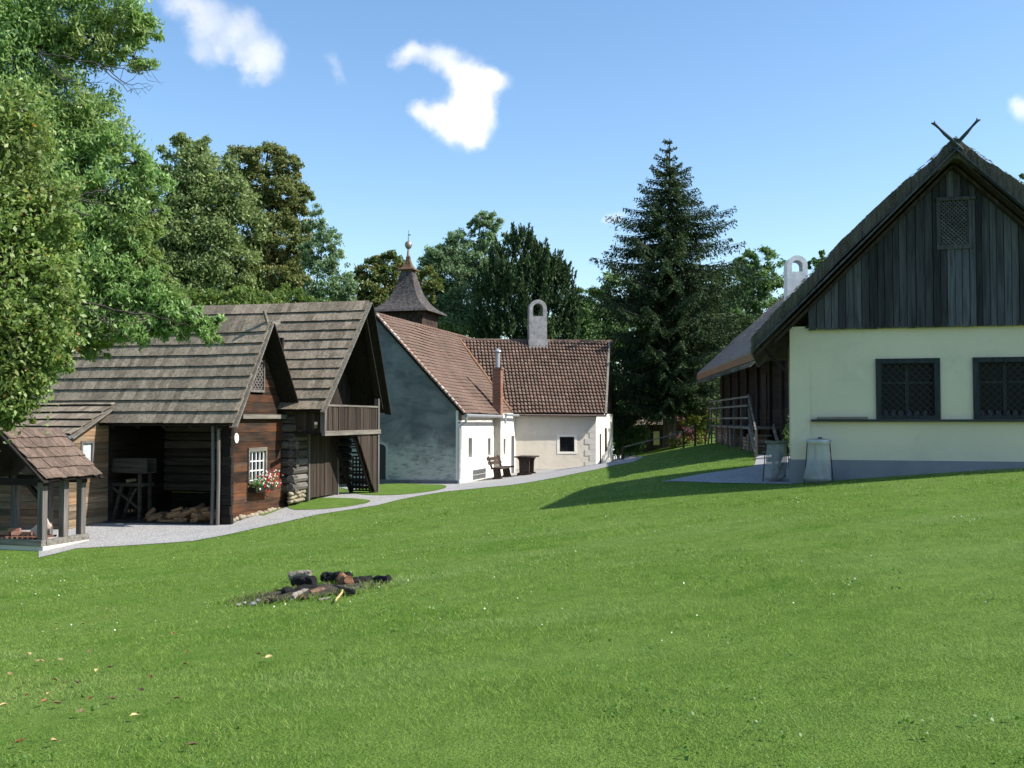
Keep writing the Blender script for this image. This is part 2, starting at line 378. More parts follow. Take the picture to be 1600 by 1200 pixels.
W_BROWNZ = wood('brown_boards', (.016,.012,.009), (.068,.051,.039), 2, .35)
M_METAL = plain('zinc', (.42,.43,.44), .45, .5, .6, .15)
M_DKMETAL = plain('dark_metal', (.06,.065,.07), .5, .5, .3)
M_STONE = tiles_mat('field_stone', [(.32,.27,.18), (.26,.21,.15), (.38,.32,.23), (.22,.19,.14)])
M_GLASS = newmat('window_glass', .25, .12)[0]; M_GLASS.node_tree.nodes['Principled BSDF'].inputs['Base Color'].default_value = (.012,.014,.016,1)
M_WHITE = plain('white_paint', (.78,.77,.74), .6, .3, 0, .06, 6, .002)
M_EARTH = plain('earth_floor', (.055,.045,.035), .95, .1, 0, .4, 5, .02)
M_BLACK = plain('black_iron', (.018,.018,.02), .6, .4)

def courses(mb, e0, ax, up, x0, x1, S, n, bw, th, lift, gap=.006, jit=.015, arch=0, top=0., over=1.2, wob=0, lv=.15, end=False):
    e0, ax, up = Vector(e0), Vector(ax).normalized(), Vector(up).normalized(); nr = ax.cross(up)
    if nr.z < 0: nr = -nr
    for i in range(n):
        s0 = S*i/n; ln = S/n*over if i < n-1 else S/n + top
        a, b = x0(s0), x1(s0); x = a - (random.random()*bw*.6 if not arch else random.uniform(-.008,.008))
        while x < b - .02:
            w = bw*(random.uniform(.75, 1.3) if not arch else 1)
            xa, xb = max(x, a), min(x+w, b)
            if xb - xa > .02:
                j = random.uniform(-jit, jit); k = lift*random.uniform(1-lv, 1+lv*1.4)
                wv = wob*mnoise.noise(Vector((x*.35, s0*.5, 3))) if wob else 0
                p = e0 + ax*xa + up*(s0+j) + nr*(k+wv); U = up*ln - nr*k; wd = xb-xa-gap
                if arch: mb.prism([p, p+nr*th, p+ax*wd*.25+nr*(th+arch), p+ax*wd*.6+nr*(th+arch*.8), p+ax*wd+nr*th*.6, p+ax*wd], U)
                else:
                    mb.par(p, ax*wd, U + ax*random.uniform(-.004,.004), nr*th*random.uniform(1-lv,1+lv))
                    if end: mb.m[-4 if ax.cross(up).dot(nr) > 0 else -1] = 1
            x += w
def slab(mb, e0, ax, up, xa, xb, S, t, xa2=None, xb2=None):
    e0, ax, up = Vector(e0), Vector(ax).normalized(), Vector(up).normalized(); nr = ax.cross(up)
    if nr.z < 0: nr = -nr
    xa2 = xa if xa2 is None else xa2; xb2 = xb if xb2 is None else xb2
    mb.prism([e0+ax*xa, e0+ax*xb, e0+up*S+ax*xb2, e0+up*S+ax*xa2], -nr*t)
def hplanks(mb, zs, ya, yb, pos, th, axis=1, holes=(), jit=.006, gap=.008, end=0):
    """Stacked horizontal planks in the plane (axis) at pos; ya(z), yb(z) are the wall's ends; holes = (y0, y1, z0, z1)."""
    def P(y, z, d): return (pos+d, y, z) if axis == 1 else (y, pos+d, z)
    for z0, z1 in zip(zs, zs[1:]):
        iv = [(None, None)]
        for h in holes:
            if h[2] < z1-.02 and h[3] > z0+.02: iv = [(None, h[0]), (h[1], None)]
        for a, b in iv:
            q = random.uniform(-jit, jit)
            f = lambda fn, v, z: fn(z) if v is None else v
            pts = [P(f(ya,a,z0), z0+gap/2, q), P(f(yb,b,z0), z0+gap/2, q), P(f(yb,b,z1), z1-gap/2, q), P(f(ya,a,z1), z1-gap/2, q)]
            if (pts[1][axis if axis == 1 else 0]-pts[0][axis if axis == 1 else 0]) < .03: continue
            mb.prism(pts, (th,0,0) if axis == 1 else (0,th,0))
def vboards(mb, y0, y1, zb, zt, pos, th, bw, axis=1, jit=.012, gap=.006, holes=()):
    y = y0
    while y < y1-.02:
        w = bw*random.uniform(.8, 1.2); e = min(y+w, y1)
        if y1-e < .05: e = y1
        q = random.uniform(-jit, jit); dz = random.uniform(-.008, .008)
        def P(yy, z): return (pos+q, yy, z) if axis == 1 else (yy, pos+q, z)
        a, b = y+gap/2, e-gap/2; segs = [(None, None)]
        for h in holes:
            if h[0] < b-.01 and h[1] > a+.01: segs = [(None, h[2]), (h[3], None)]
        for s0, s1 in segs:
            za, zb2 = (zb(a)+dz, zb(b)+dz) if s0 is None else (s0, s0)
            ta, tb = (zt(a), zt(b)) if s1 is None else (s1, s1)
            if ta-za > .02 or tb-zb2 > .02: mb.prism([P(a,za), P(b,zb2), P(b,max(tb,zb2+.005)), P(a,max(ta,za+.005))], (th,0,0) if axis == 1 else (0,th,0))
        y = e
def lattice(mb, axis, pos, y0, y1, z0, z1, n, w, th, diag=True):
    """Bars in the plane; diagonal trellis or upright grid."""
    def P(y, z): return Vector((pos, y, z)) if axis == 1 else Vector((y, pos, z))
    nrm = Vector((1,0,0)) if axis == 1 else Vector((0,1,0)); W_, H_ = y1-y0, z1-z0
    if diag:
        st = W_/n; k = int((W_+H_)/st)+1
        for s, off in ((1, 0), (-1, th*1.02)):
            for i in range(1, k):
                c = i*st; a = (min(c, W_), c-min(c, W_)); b = (c-min(c, H_), min(c, H_))
                if a[1] >= H_ or b[0] >= W_ : continue
                if s < 0: a = (W_-a[0], a[1]); b = (W_-b[0], b[1])
                mb.beam(P(y0+a[0], z0+a[1])+nrm*off, P(y0+b[0], z0+b[1])+nrm*off, w if axis == 1 else w, th, nrm)
    else:
        for i in range(n+1): mb.beam(P(y0+W_*i/n, z0), P(y0+W_*i/n, z1), w, th, nrm)
        m = max(1, int(round(H_/(W_/n))))
        for i in range(m+1): mb.beam(P(y0, z0+H_*i/m)+nrm*th*1.02, P(y1, z0+H_*i/m)+nrm*th*1.02, w, th, nrm)
def stones(mb, pts, seed=0):
    for i, (x, y, z, rx, ry, rz) in enumerate(pts): mb.blob((x,y,z), (rx,ry,rz), .22, seed+i*1.3, 8, 5)
def zlist(z0, z1, h, j=.03):
    z = [z0]
    while z[-1] < z1-.06: z.append(min(z[-1]+h+random.uniform(-j, j), z1))
    return z

# ------------------------------------------------------------------ timber barn with open woodshed (left)
def barn_a():
    A = thing('timber_barn', 'dark timber barn with long grey board roof and open firewood shed', 'barn', (-7.03,25,-.86), -R(18))
    ey, ez, ry, rz, by = -.42, 2.33, 1.2, 4.98, 2.82; k = (rz-ez)/(ry-ey); S = math.hypot(ry-ey, rz-ez); XL, XR = -9.0, .45
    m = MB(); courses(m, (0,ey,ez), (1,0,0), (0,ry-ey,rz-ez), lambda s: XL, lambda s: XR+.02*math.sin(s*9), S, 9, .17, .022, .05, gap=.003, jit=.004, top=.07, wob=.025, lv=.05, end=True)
    m.build('roof', [W_ROOF, W_ENDSHADE], A)
    m = MB(); courses(m, (0,by,ez), (1,0,0), (0,ry-by,rz-ez), lambda s: XL, lambda s: XR, S, 9, .25, .022, .045)
    slab(m, (0,ey+.02,ez-.02), (1,0,0), (0,ry-ey,rz-ez), XL, XR-.04, S-.04, .03); slab(m, (0,by-.02,ez-.02), (1,0,0), (0,ry-by,rz-ez), XL, XR-.04, S-.04, .03)
    for i in range(12): x = XL+.3+i*.78; m.beam((x,ey+.1,ez-.08), (x,ry,rz-.14), .09, .11); m.beam((x,by-.1,ez-.08), (x,ry,rz-.14), .09, .11)
    m.build('rafters', W_DARKY, A)
    m = MB(); m.beam((XR-.01,ey-.02,ez-.07), (XR-.01,ry,rz-.04), .035, .15, (1,0,0)); m.build('bargeboard', W_GREYY, A)
    m = MB(); m.beam((XR-.01,by+.04,ez-.09), (XR-.01,ry,rz-.05), .035, .19, (1,0,0)); m.build('bargeboard', W_DARKY, A)
    yl = lambda z: max(0, (z+.14-ez)/k+ey); yr = lambda z: min(2.73, by-(z+.14-ez)/k)
    win = (.87,1.63,.86,1.63); vent = (.94,1.5,3.22,3.95)
    m = MB(); hplanks(m, [-.15,.1,.34,.6,.86,1.12,1.38,1.63,1.88,2.12,2.38,2.64,2.9,3.1,3.3,3.52,3.74,3.95,4.2,4.5,4.75], yl, yr, -.07, .07, 1, [win, vent]); m.build('gable_wall', W_LOG, A)
    m = MB(); m.box(0,.13,.42,2.78,2.47,2.58); m.build('tie_beam', W_GREYY, A)
    for y0, y1, z1 in ((-.1,.02,2.2), (2.62,2.8,3.0)):
        m = MB(); z = -.15
        while z < z1: m.box(-.14, .1+random.uniform(0,.05), y0, y1, z+.006, z+.235); z += .24
        m.build('corner_logs', W_DARK, A)
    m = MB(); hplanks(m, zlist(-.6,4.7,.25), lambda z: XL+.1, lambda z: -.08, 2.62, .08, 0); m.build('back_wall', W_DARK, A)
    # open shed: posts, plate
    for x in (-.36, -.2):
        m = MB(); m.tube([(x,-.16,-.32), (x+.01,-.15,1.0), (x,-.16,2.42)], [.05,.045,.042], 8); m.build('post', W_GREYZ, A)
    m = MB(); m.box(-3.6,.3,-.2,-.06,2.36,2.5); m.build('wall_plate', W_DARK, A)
    # lower annex on the left
    ae, az, ar, arz = -1.55, 2.05, .12, 2.95; aS = math.hypot(ar-ae, arz-az)
    m = MB(); courses(m, (0,ae,az), (1,0,0), (0,ar-ae,arz-az), lambda s: XL, lambda s: -3.42+.06*s, aS, 5, .19, .024, .055, gap=.003, jit=.004, wob=.02, lv=.06, end=True); m.build('annex_roof', [W_ROOF, W_ENDSHADE], A)
    m = MB(); slab(m, (0,ae+.02,az-.02), (1,0,0), (0,ar-ae,arz-az), XL, -3.47, aS, .04); m.beam((-3.42,ae-.02,az-.06), (-3.34,ar,arz-.05), .04, .15, (1,0,0)); m.build('annex_bargeboard', W_GREYY, A)
    ka = (arz-az)/(ar-ae)
    m = MB(); hplanks(m, zlist(-.7,2.85,.17), lambda z: max(-1.4, (z+.1-az)/ka+ae), lambda z: -.02, -3.67, .07, 1, [(-.98,-.62,1.25,1.85)]); m.build('annex_side_wall', W_ANNEX, A)
    m = MB(); hplanks(m, zlist(-.7,2.5,.2), lambda z: .0, lambda z: 2.6, -3.67, .07, 1); m.build('shed_side_wall', W_DARKY, A)  # inner run of the annex wall; shed's shade put into dark wood colour
    m = MB(); hplanks(m, zlist(-.7,2.1,.19), lambda z: XL+.1, lambda z: -3.68, -1.4, .07, 0); m.build('annex_front_wall', W_LOGX, A)
    m = MB(); m.box(-3.62,-3.575,-1.03,-.57,1.85,1.91); m.box(-3.62,-3.575,-1.03,-.97,1.19,1.85); m.box(-3.62,-3.575,-.63,-.57,1.19,1.85); m.box(-3.62,-3.56,-1.05,-.55,1.13,1.19); w = m.build('window', W_GREYZ, A)
    m = MB(); m.box(-3.66,-3.63,-.98,-.62,1.2,1.85); m.build('pane', plain('dusty_pane', (.45,.5,.5), .3, .5), w)
    m = MB(); r = .065
    prof = [(r*math.cos(t), r*math.sin(t)) for t in [math.pi+math.pi*i/8 for i in range(9)]] + [(r*.85*math.cos(t), r*.85*math.sin(t)) for t in [2*math.pi-math.pi*i/8 for i in range(9)]]
    m.prism([(XL, ae-.06+a, az-.0+b) for a, b in prof], (-3.4-XL,0,0)); m.build('gutter', M_METAL, A)
    # gable window with flower box
    m = MB(); y0,y1,z0,z1 = win
    for bx in ((y0-.05,y1+.05,z1,z1+.09), (y0-.05,y0,z0-.05,z1), (y1,y1+.05,z0-.05,z1), (y0,y1,z0-.07,z0)): m.box(-.02,.05,bx[0],bx[1],bx[2],bx[3])
    fr = m.build('window', W_GREYY, A)
    m = MB(); m.box(-.075,-.06,y0,y1,z0,z1); m.build('pane', M_GLASS, fr)
    m = MB()
    for i in range(5): yy = y0+.02+(y1-y0-.04)*i/4; m.box(-.05,-.01,yy-.012,yy+.012,z0,z1)
    for i in range(4): zz = z0+.02+(z1-z0-.04)*i/3; m.box(-.048,-.014,y0,y1,zz-.012,zz+.012)
    m.build('glazing_bars', M_WHITE, fr)
    m = MB(); lattice(m, 1, .0, vent[0], vent[1], vent[2], vent[3], 4, .036, .014)
    for bx in ((vent[0]-.05,vent[1]+.05,vent[3],vent[3]+.06), (vent[0]-.05,vent[1]+.05,vent[2]-.06,vent[2]), (vent[0]-.05,vent[0],vent[2],vent[3]), (vent[1],vent[1]+.05,vent[2],vent[3])): m.box(-.02,.045,*bx)
    m.build('vent_lattice', W_GREYZ, A)
    m = MB(); m.box(-.12,-.1,vent[0],vent[1],vent[2],vent[3]); m.build('vent_backing', W_DARKV, A)
    m = MB(); m.lathe((0,0,0), [(.085,0),(.09,.008),(.085,.02)], 20); o = m.build('oval_plaque', M_WHITE, A); o.rotation_euler = (0,R(90),0); o.scale = (1.45,1,1); o.location = (.0,.31,1.98)
    m = MB(); m.beam((.33,ry+.05,rz-.12), (.36,ry-.24,rz+.28), .05, .09); m.beam((.38,ry-.1,rz-.1), (.42,ry+.42,rz+.04), .06, .1); m.build('ridge_finial', W_GREYY, A)
    m = MB(); stones(m, [(-.03+random.uniform(-.03,.03), .05+i*.165, -.05+.012*i*.5+random.uniform(-.03,.02), .10, .1, .07) for i in range(17)], 3); m.build('stone_footing', M_STONE, A, True)
    return A
A_ = barn_a()
A_M = A_.matrix_basis.copy(); A_M = Matrix.Translation(A_.location) @ Matrix.Rotation(-R(18), 4, 'Z')
def afw(x, y, z): return A_M @ Vector((x, y, z))
sheet('earth_floor', [tuple(afw(x,y,0).xy) for x, y in ((-3.6,-.25),(-.12,-.1),(-.12,2.6),(-3.6,2.6))], .028, M_EARTH, .4)

def flowers():
    root = thing('flower_box', 'window box of red and white flowers under the small gable window', 'flower box', tuple(afw(.16,1.25,.72)), -R(18))
    m = MB(); m.box(-.1,.1,-.42,.42,-.14,.03); m.build('planter', W_DARKY, root)
    Vv = []
    for i in range(900):
        c = np.array([RNG.normal(.03,.09), RNG.uniform(-.45,.6), RNG.normal(.1,.09)]); Vv += kite(c, .035, .025)
    fast_mesh('leaves', np.array(Vv), 4, leafmat('flower_leaves', [(0,(.03,.09,.015)),(1,(.07,.16,.03))]), root)
    for nm, colr, cnt, yo in (('red_blossoms',(.50,.03,.03),90,.15), ('white_blossoms',(.75,.72,.72),80,.05)):
        m = MB()
        for i in range(cnt): m.blob((RNG.normal(.08,.07), RNG.choice([-.05,.2,.45])*1.0+RNG.normal(yo*.3,.13), RNG.normal(.16,.1)), .02*RNG.uniform(.7,1.4), .3, i, 5, 3)
        m.build(nm, plain(nm, colr, .7, .2, 0, .25, 30, 0), root)
def kite(c, ln, w, up=.0, nrm=None):
    d = RNG.normal(size=3); d[2] += up; d /= np.linalg.norm(d)+1e-9
    s = np.cross(d, RNG.normal(size=3)); s /= np.linalg.norm(s)+1e-9
    return [c-d*ln/2, c+s*w/2, c+d*ln/2, c-s*w/2]
flowers()

# chaff cutter (trough on trestle legs) and firewood inside the shed
def trestle():
    t = thing('chaff_cutter', 'old wooden trough bench on crossed trestle legs inside the dark shed', 'workbench', tuple(afw(-3.05,.35,-.42)), -R(18))
    W_OLD = wood('shed_shade_wood', (.018,.016,.013), (.07,.062,.052), 0, .3)  # darkness of the shed put into the wood colour
    m = MB(); m.box(-.75,.42,-.22,.22,1.14,1.22); m.build('bench_top', W_OLD, t)
    m = MB(); m.box(-.65,.5,-.2,-.16,1.48,1.86); m.box(-.65,.5,.16,.2,1.48,1.86); m.box(-.65,.5,-.16,.16,1.48,1.52); m.box(-.67,.52,-.23,-.2,1.52,1.6); m.build('trough', W_OLD, t)
    for a, b in (((.3,-.2,0),(.3,-.2,1.5)), ((.3,.2,0),(.3,.2,1.5)), ((-.6,-.2,.0),(-.25,-.2,1.16)), ((-.6,.2,.0),(-.25,.2,1.16))):
        m = MB(); m.beam(a, b, .07, .07); m.build('leg', W_OLD, t)
    m = MB(); m.beam((-.5,-.24,1.1), (.28,-.24,.6), .06, .05); m.beam((-.1,-.27,.5), (.25,-.27,1.1), .05, .04); m.build('brace', W_OLD, t)
    o = MB(); o.tube([(0,0,0),(.25,0,.03)], [.05,.04], 7); q = o.build('wood_block', wood('pale_cut_wood', (.22,.15,.09), (.5,.37,.23), 0, .4), None)
    q.location = afw(-3.3,.3,.84); q.rotation_euler = (0,0,.4); tag(q, 'pale wood block lying on the trough bench in the shed', 'wood block')
trestle()
M_SPLIT = wood('split_firewood', (.06,.038,.022), (.36,.21,.105), 0, .7)
def firewood():
    protos = []
    for k in range(4):
        m = MB(); Ln = .36; n = 4+k % 2; r = .055+.012*k
        poly = [(0, r*random.uniform(.75,1.2)*math.cos(2*math.pi*i/n+k), r*random.uniform(.75,1.2)*math.sin(2*math.pi*i/n+k)) for i in range(n)]
        m.prism([(-Ln/2,a,b) for _,a,b in poly], (Ln,random.uniform(-.02,.02),.0)); protos.append(m)
    lab = 'split firewood log lying in the heap on the shed floor'; first = [None]*4
    for i in range(95):
        k = i % 4; x = -2.75+2.25*random.random(); y = random.uniform(.1,.7); lay = min(3, int(abs(random.gauss(0,1.6)))); z = -.36+.13*(x+2.75)+.06+lay*.1
        if first[k] is None: o = first[k] = protos[k].build('firewood_log', M_SPLIT, None)
        else: o = first[k].copy(); COL.objects.link(o)
        o.location = afw(x, y, z); o.rotation_euler = (random.uniform(0,6), random.uniform(-.35,.35), random.choice([0,1.57])+random.uniform(-.7,.7))
        tag(o, lab, 'firewood', 'split logs heaped in the shed')
firewood()

# ------------------------------------------------------------------ small roofed shelter at far left
def shelter():
    S0 = (-10.01,21.5,-1.24); t = thing('garden_shelter', 'small open shelter on posts with reddish board roof', 'shelter', S0, -R(18))
    ex, ez, rx, rz = .34, 1.56, -.92, 2.62; Sx = math.hypot(ex-rx, rz-ez)
    M_SR = wood('reddish_roof_boards', (.075,.052,.04), (.19,.138,.108), 0, .25, .9)
    m = MB(); courses(m, (ex,0,ez), (0,1,0), (rx-ex,0,rz-ez), lambda s: -.3, lambda s: 1.42, Sx, 5, .16, .02, .035); m.build('roof', M_SR, t)
    m = MB(); courses(m, (2*rx-ex,0,ez), (0,1,0), (ex-rx,0,rz-ez), lambda s: -.3, lambda s: 1.42, Sx, 5, .16, .02, .035); m.build('roof', M_SR, t)
    m = MB(); slab(m, (ex-.02,0,ez-.02), (0,1,0), (rx-ex,0,rz-ez), -.27, 1.4, Sx-.03, .03); slab(m, (2*rx-ex+.02,0,ez-.02), (0,1,0), (ex-rx,0,rz-ez), -.27, 1.4, Sx-.03, .03)
    for y in (-.3, 1.4): m.beam((ex+.02,y,ez-.06), (rx,y,rz-.03), .04, .14, (0,1,0)); m.beam((2*rx-ex,y,ez-.06), (rx,y,rz-.03), .04, .14, (0,1,0))
    m.build('bargeboards', W_DARK, t)
    for x, y in ((0,0), (0,.62), (0,1.15), (-1.84,0), (-1.84,1.15), (-.9,1.15)):
        m = MB(); m.box(x-.07,x+.07,y-.07,y+.07,.22,1.56); m.build('post', W_GREYZ, t)
    m = MB(); m.box(-2,.1,-.06,.06,1.42,1.56); m.box(-2,.1,1.1,1.22,1.42,1.56); m.box(-.06,.06,-.2,1.35,1.5,1.6); m.beam((-.02,0,1.1), (-.45,0,1.5), .09, .08); m.beam((-1.8,0,1.1), (-1.4,0,1.5), .09, .08); m.build('braces', W_DARK, t)
    m = MB(); m.box(-2.0,.12,-.1,1.28,-.1,.14); m.build('plinth', plaster('pale_plinth', (.6,.57,.5), (.45,.42,.36)), t)
    m = MB(); m.box(-2.0,.1,-.12,.02,.14,.27); m.box(-.02,.12,.02,1.28,.14,.27); m.build('sill_beam', W_GREYX, t)
    m = MB()
    for i in range(14): m.box(-1.9+i*.13,-1.9+i*.13+.05,-.04,.6,.27,.31)
    m.build('grate', plain('rusty_bars', (.12,.06,.04), .8), t)
    M_BR = tiles_mat('loose_bricks', [(.34,.15,.10), (.28,.12,.08), (.4,.24,.17)]); f = None
    for x, y, z, r in ((-1.15,.15,.36,.1), (-.85,.2,.36,.4), (-.6,.25,.36,-.2), (-.95,.22,.43,.2), (-1.45,.2,.36,0)):
        if f is None: m = MB(); m.box(-.12,.12,-.06,.06,-.035,.035); f = o = m.build('loose_brick', M_BR, None)
        else: o = f.copy(); COL.objects.link(o)
        o.location = Matrix.Translation(S0) @ Matrix.Rotation(-R(18),4,'Z') @ Vector((x,y,z)); o.rotation_euler = (0,0,r); tag(o, 'loose red brick lying on the grate of the small shelter', 'brick', 'loose bricks on the grate')
    m = MB(); m.blob((0,0,0), (.32,.05,.16), .3, 4, 12, 8); o = m.build('stone_slab', plain('pale_pink_stone', (.45,.36,.31)), None, True); o.location = Matrix.Translation(S0) @ Matrix.Rotation(-R(18),4,'Z') @ Vector((-.32,.3,.45)); o.rotation_euler = (0,-.5,-.3)
    tag(o, 'pale stone slab leaning inside the small open shelter', 'stone slab')
shelter()

# ------------------------------------------------------------------ second barn with balcony
def barn_b():
    B = thing('balcony_barn', 'tall steep board roofed barn with wooden balcony and lattice stair', 'barn', (-4.13,31,-.67), -R(14))
    ey, ez, ry, rz, by = -4.25, 2.5, -1.88, 5.65, .5; S = math.hypot(ry-ey, rz-ez); XL = -9.2; k = (rz-ez)/(ry-ey)
    xe = lambda s: .12+.36*s/S
    m = MB(); courses(m, (0,ey,ez), (1,0,0), (0,ry-ey,rz-ez), lambda s: XL, xe, S, 11, .21, .022, .048, gap=.003, jit=.005, top=.06, wob=.03, lv=.06, end=True); m.build('roof', [W_ROOFG, W_ENDSHADE], B)
    m = MB(); courses(m, (0,by,ez), (1,0,0), (0,ry-by,rz-ez), lambda s: XL, xe, S, 11, .3, .024, .045)
    slab(m, (0,ey+.02,ez-.02), (1,0,0), (0,ry-ey,rz-ez), XL, .08, S-.04, .03, XL, .42); slab(m, (0,by-.02,ez-.02), (1,0,0), (0,ry-by,rz-ez), XL, .08, S-.04, .03, XL, .42)
    m.beam((.02,ey+.25,ez+.1), (.3,ry,rz-.25), .1, .12); m.beam((.02,by-.25,ez+.1), (.3,ry,rz-.25), .1, .12); m.build('rafters', W_DARKY, B)
    m = MB(); m.beam((.12,ey-.02,ez-.05), (.48,ry,rz), .035, .15, (1,0,0)); m.build('bargeboard', W_GREYY, B)
    m = MB(); m.beam((.12,by+.05,ez-.08), (.48,ry,rz-.02), .035, .2, (1,0,0)); m.beam((-.1,by-.25,ez), (.3,ry,rz-.3), .03, .12, (1,0,0)); m.build('bargeboard', W_DARKY, B)
    top = lambda y: (ez+(y-ey)*k if y < ry else ez+(by-y)*k)-.12
    m = MB(); vboards(m, -4.0, -.1, lambda y: 1.9, top, -.92, .05, .26); m.build('loft_wall', W_DARKV, B)
    m = MB()
    for i, z in enumerate(np.arange(.38, 2.5, .235)):
        m.tube([(XL,-3.92,z), (-.85+random.uniform(-.05,.08),-3.92,z)], .125, 8); m.tube([(XL,-.18,z), (-.9,-.18,z)], .12, 8)
    m.build('log_walls', wood('old_logs', (.035,.03,.026), (.16,.14,.12), 0, .4), B)
    m = MB()
    for i, z in enumerate(np.arange(.42, 1.95, .225)):
        m.tube([(-.92,-4.05+random.uniform(-.08,.03),z), (-.92,-3.2,z)], .115, 8)
    W_LE = wood('grey_log_ends', (.045,.04,.036), (.19,.17,.15), 1, .45); m.build('log_corner', W_LE, B); m = MB()
    for i, z in enumerate(np.arange(.42, 1.95, .225)): m.tube([(-.92,-1.15,z), (-.92,-.1,z)], .115, 8)
    m.build('log_wall', W_DARKY, B)
    m = MB(); stones(m, [(-.93+random.uniform(-.04,.04), -4.05+(i % 9)*.105+random.uniform(-.03,.03), .05+.1*(i//9)+random.uniform(-.02,.02), .09, .07*random.uniform(.7,1.3), .06) for i in range(27)], 8); m.build('stone_footing', M_STONE, B, True)
    m = MB(); vboards(m, -3.12, -1.22, lambda y: .06, lambda y: 1.82, -.86, .05, .17); d = m.build('door', W_BROWNZ, B)
    m = MB(); m.box(-.86,-.78,-3.2,-3.12,0,1.85); m.box(-.86,-.78,-1.22,-1.14,0,1.85); m.box(-.865,-.775,-3.2,-1.14,1.84,1.9); m.build('door_frame', W_GREYZ, B)
    m = MB(); m.box(-.9,.0,-4.02,-.04,1.86,1.94); m.build('balcony_floor', W_DARKY, B)
    m = MB(); m.box(0,.1,-4.08,.0,1.82,1.95); m.build('balcony_beam', W_GREYY, B)
    m = MB(); vboards(m, -3.98, -.16, lambda y: 1.95, lambda y: 2.62+.02*math.sin(y*3), .0, .035, .13); vboards(m, -.88, -.02, lambda y: 1.95, lambda y: 2.62, -3.99, .03, .14, 0); m.build('balcony_boards', W_BROWNZ, B)
    m = MB(); m.box(-.02,.06,-4.02,-.1,2.62,2.67); m.build('handrail', W_GREYY, B)
    for y, z0, z1 in ((-.1,-.2,2.9), (-3.98,1.9,2.68)):
        m = MB(); m.box(-.06,.07,y-.06,y+.06,z0,z1); m.build('post', W_GREYZ, B)
    m = MB(); m.beam((-.05,-3.9,2.62), (-.05,-3.55,3.3), .08, .05); m.build('brace', W_DARKY, B)
    m = MB(); vboards(m, -1.7, -.18, lambda y: max(.02, 1.8-(y+1.7)*1.28), lambda y: 1.82, .0, .035, .22); m.build('stair_panel', W_BROWNZ, B)
    m = MB(); m.beam((-.75,-1.7,1.85), (-.75,-.25,0), .05, .2); m.beam((-.08,-1.7,1.85), (-.08,-.25,0), .05, .2)
    for i in range(8): q = (i+.6)/8.4; m.box(-.73,-.1,-1.7+1.45*q-.1,-1.7+1.45*q+.1,1.85*(1-q)-.02,1.85*(1-q)+.02)
    m.build('stair', W_DARKY, B)
    m = MB(); lattice(m, 0, -.1, -.78, -.12, .08, 1.12, 6, .05, .015, False); m.build('lattice_panel', W_DARKV, B)
    m = MB(); [m.box(-.8,-.5,-.12,-.08,1.2+.16*i,1.245+.16*i) for i in range(4)]; m.build('slat_panel', W_DARKV, B)
    m = MB(); m.beam((-.2,-4.05,2.05), (.05,-4.55,2.16), .08, .07); m.build('water_spout', W_GREYY, B)
barn_b()
# ------------------------------------------------------------------ plaster helper: wall with real openings
def pwall(m, x0, x1, z0, z1, th, holes, y=0, axis=0, top=None, sub=.5):
    """Wall in the local x-z plane (axis 0) or y-z plane (axis 1): outer face at y, thickness th inwards, reveals round the holes."""
    def P(a, z, d): return (a, y+d, z) if axis == 0 else (y-d, a, z)
    xs = sorted({x0, x1, *[h[0] for h in holes], *[h[1] for h in holes]}); zs = sorted({z0, z1, *[h[2] for h in holes], *[h[3] for h in holes]})
    def dens(l): 
        o = []
        for a, b in zip(l, l[1:]): n = max(1, int((b-a)/sub)); o += [a+(b-a)*i/n for i in range(n)]
        return o+[l[-1]]
    xs, zs = dens(xs), dens(zs)
    wv = lambda a, z: .012*mnoise.noise(Vector((a*.9, z*.9, y)))
    for a, b in zip(xs, xs[1:]):
        for c, d in zip(zs, zs[1:]):
            if any(h[0]-1e-6 <= a and b <= h[1]+1e-6 and h[2]-1e-6 <= c and d <= h[3]+1e-6 for h in holes): continue
            f = [P(a,c,wv(a,c)), P(b,c,wv(b,c)), P(b,d,wv(b,d)), P(a,d,wv(a,d))]
            m.add(f, [(0,1,2,3) if axis == 0 else (0,1,2,3)])
    m.add([P(x0,z0,th),P(x1,z0,th),P(x1,z1,th),P(x0,z1,th)], [(3,2,1,0)])
    m.add([P(x0,z1,0),P(x1,z1,0),P(x1,z1,th),P(x0,z1,th)], [(0,1,2,3)]); m.add([P(x0,z0,0),P(x0,z1,0),P(x0,z1,th),P(x0,z0,th)], [(0,1,2,3)]); m.add([P(x1,z0,0),P(x1,z0,th),P(x1,z1,th),P(x1,z1,0)], [(0,1,2,3)])
    for h in holes:
        q = [P(h[0],h[2],0),P(h[1],h[2],0),P(h[1],h[3],0),P(h[0],h[3],0)]; r = [P(h[0],h[2],th),P(h[1],h[2],th),P(h[1],h[3],th),P(h[0],h[3],th)]
        for i in range(4): j = (i+1) % 4; m.add([q[i],r[i],r[j],q[j]], [(0,1,2,3)])
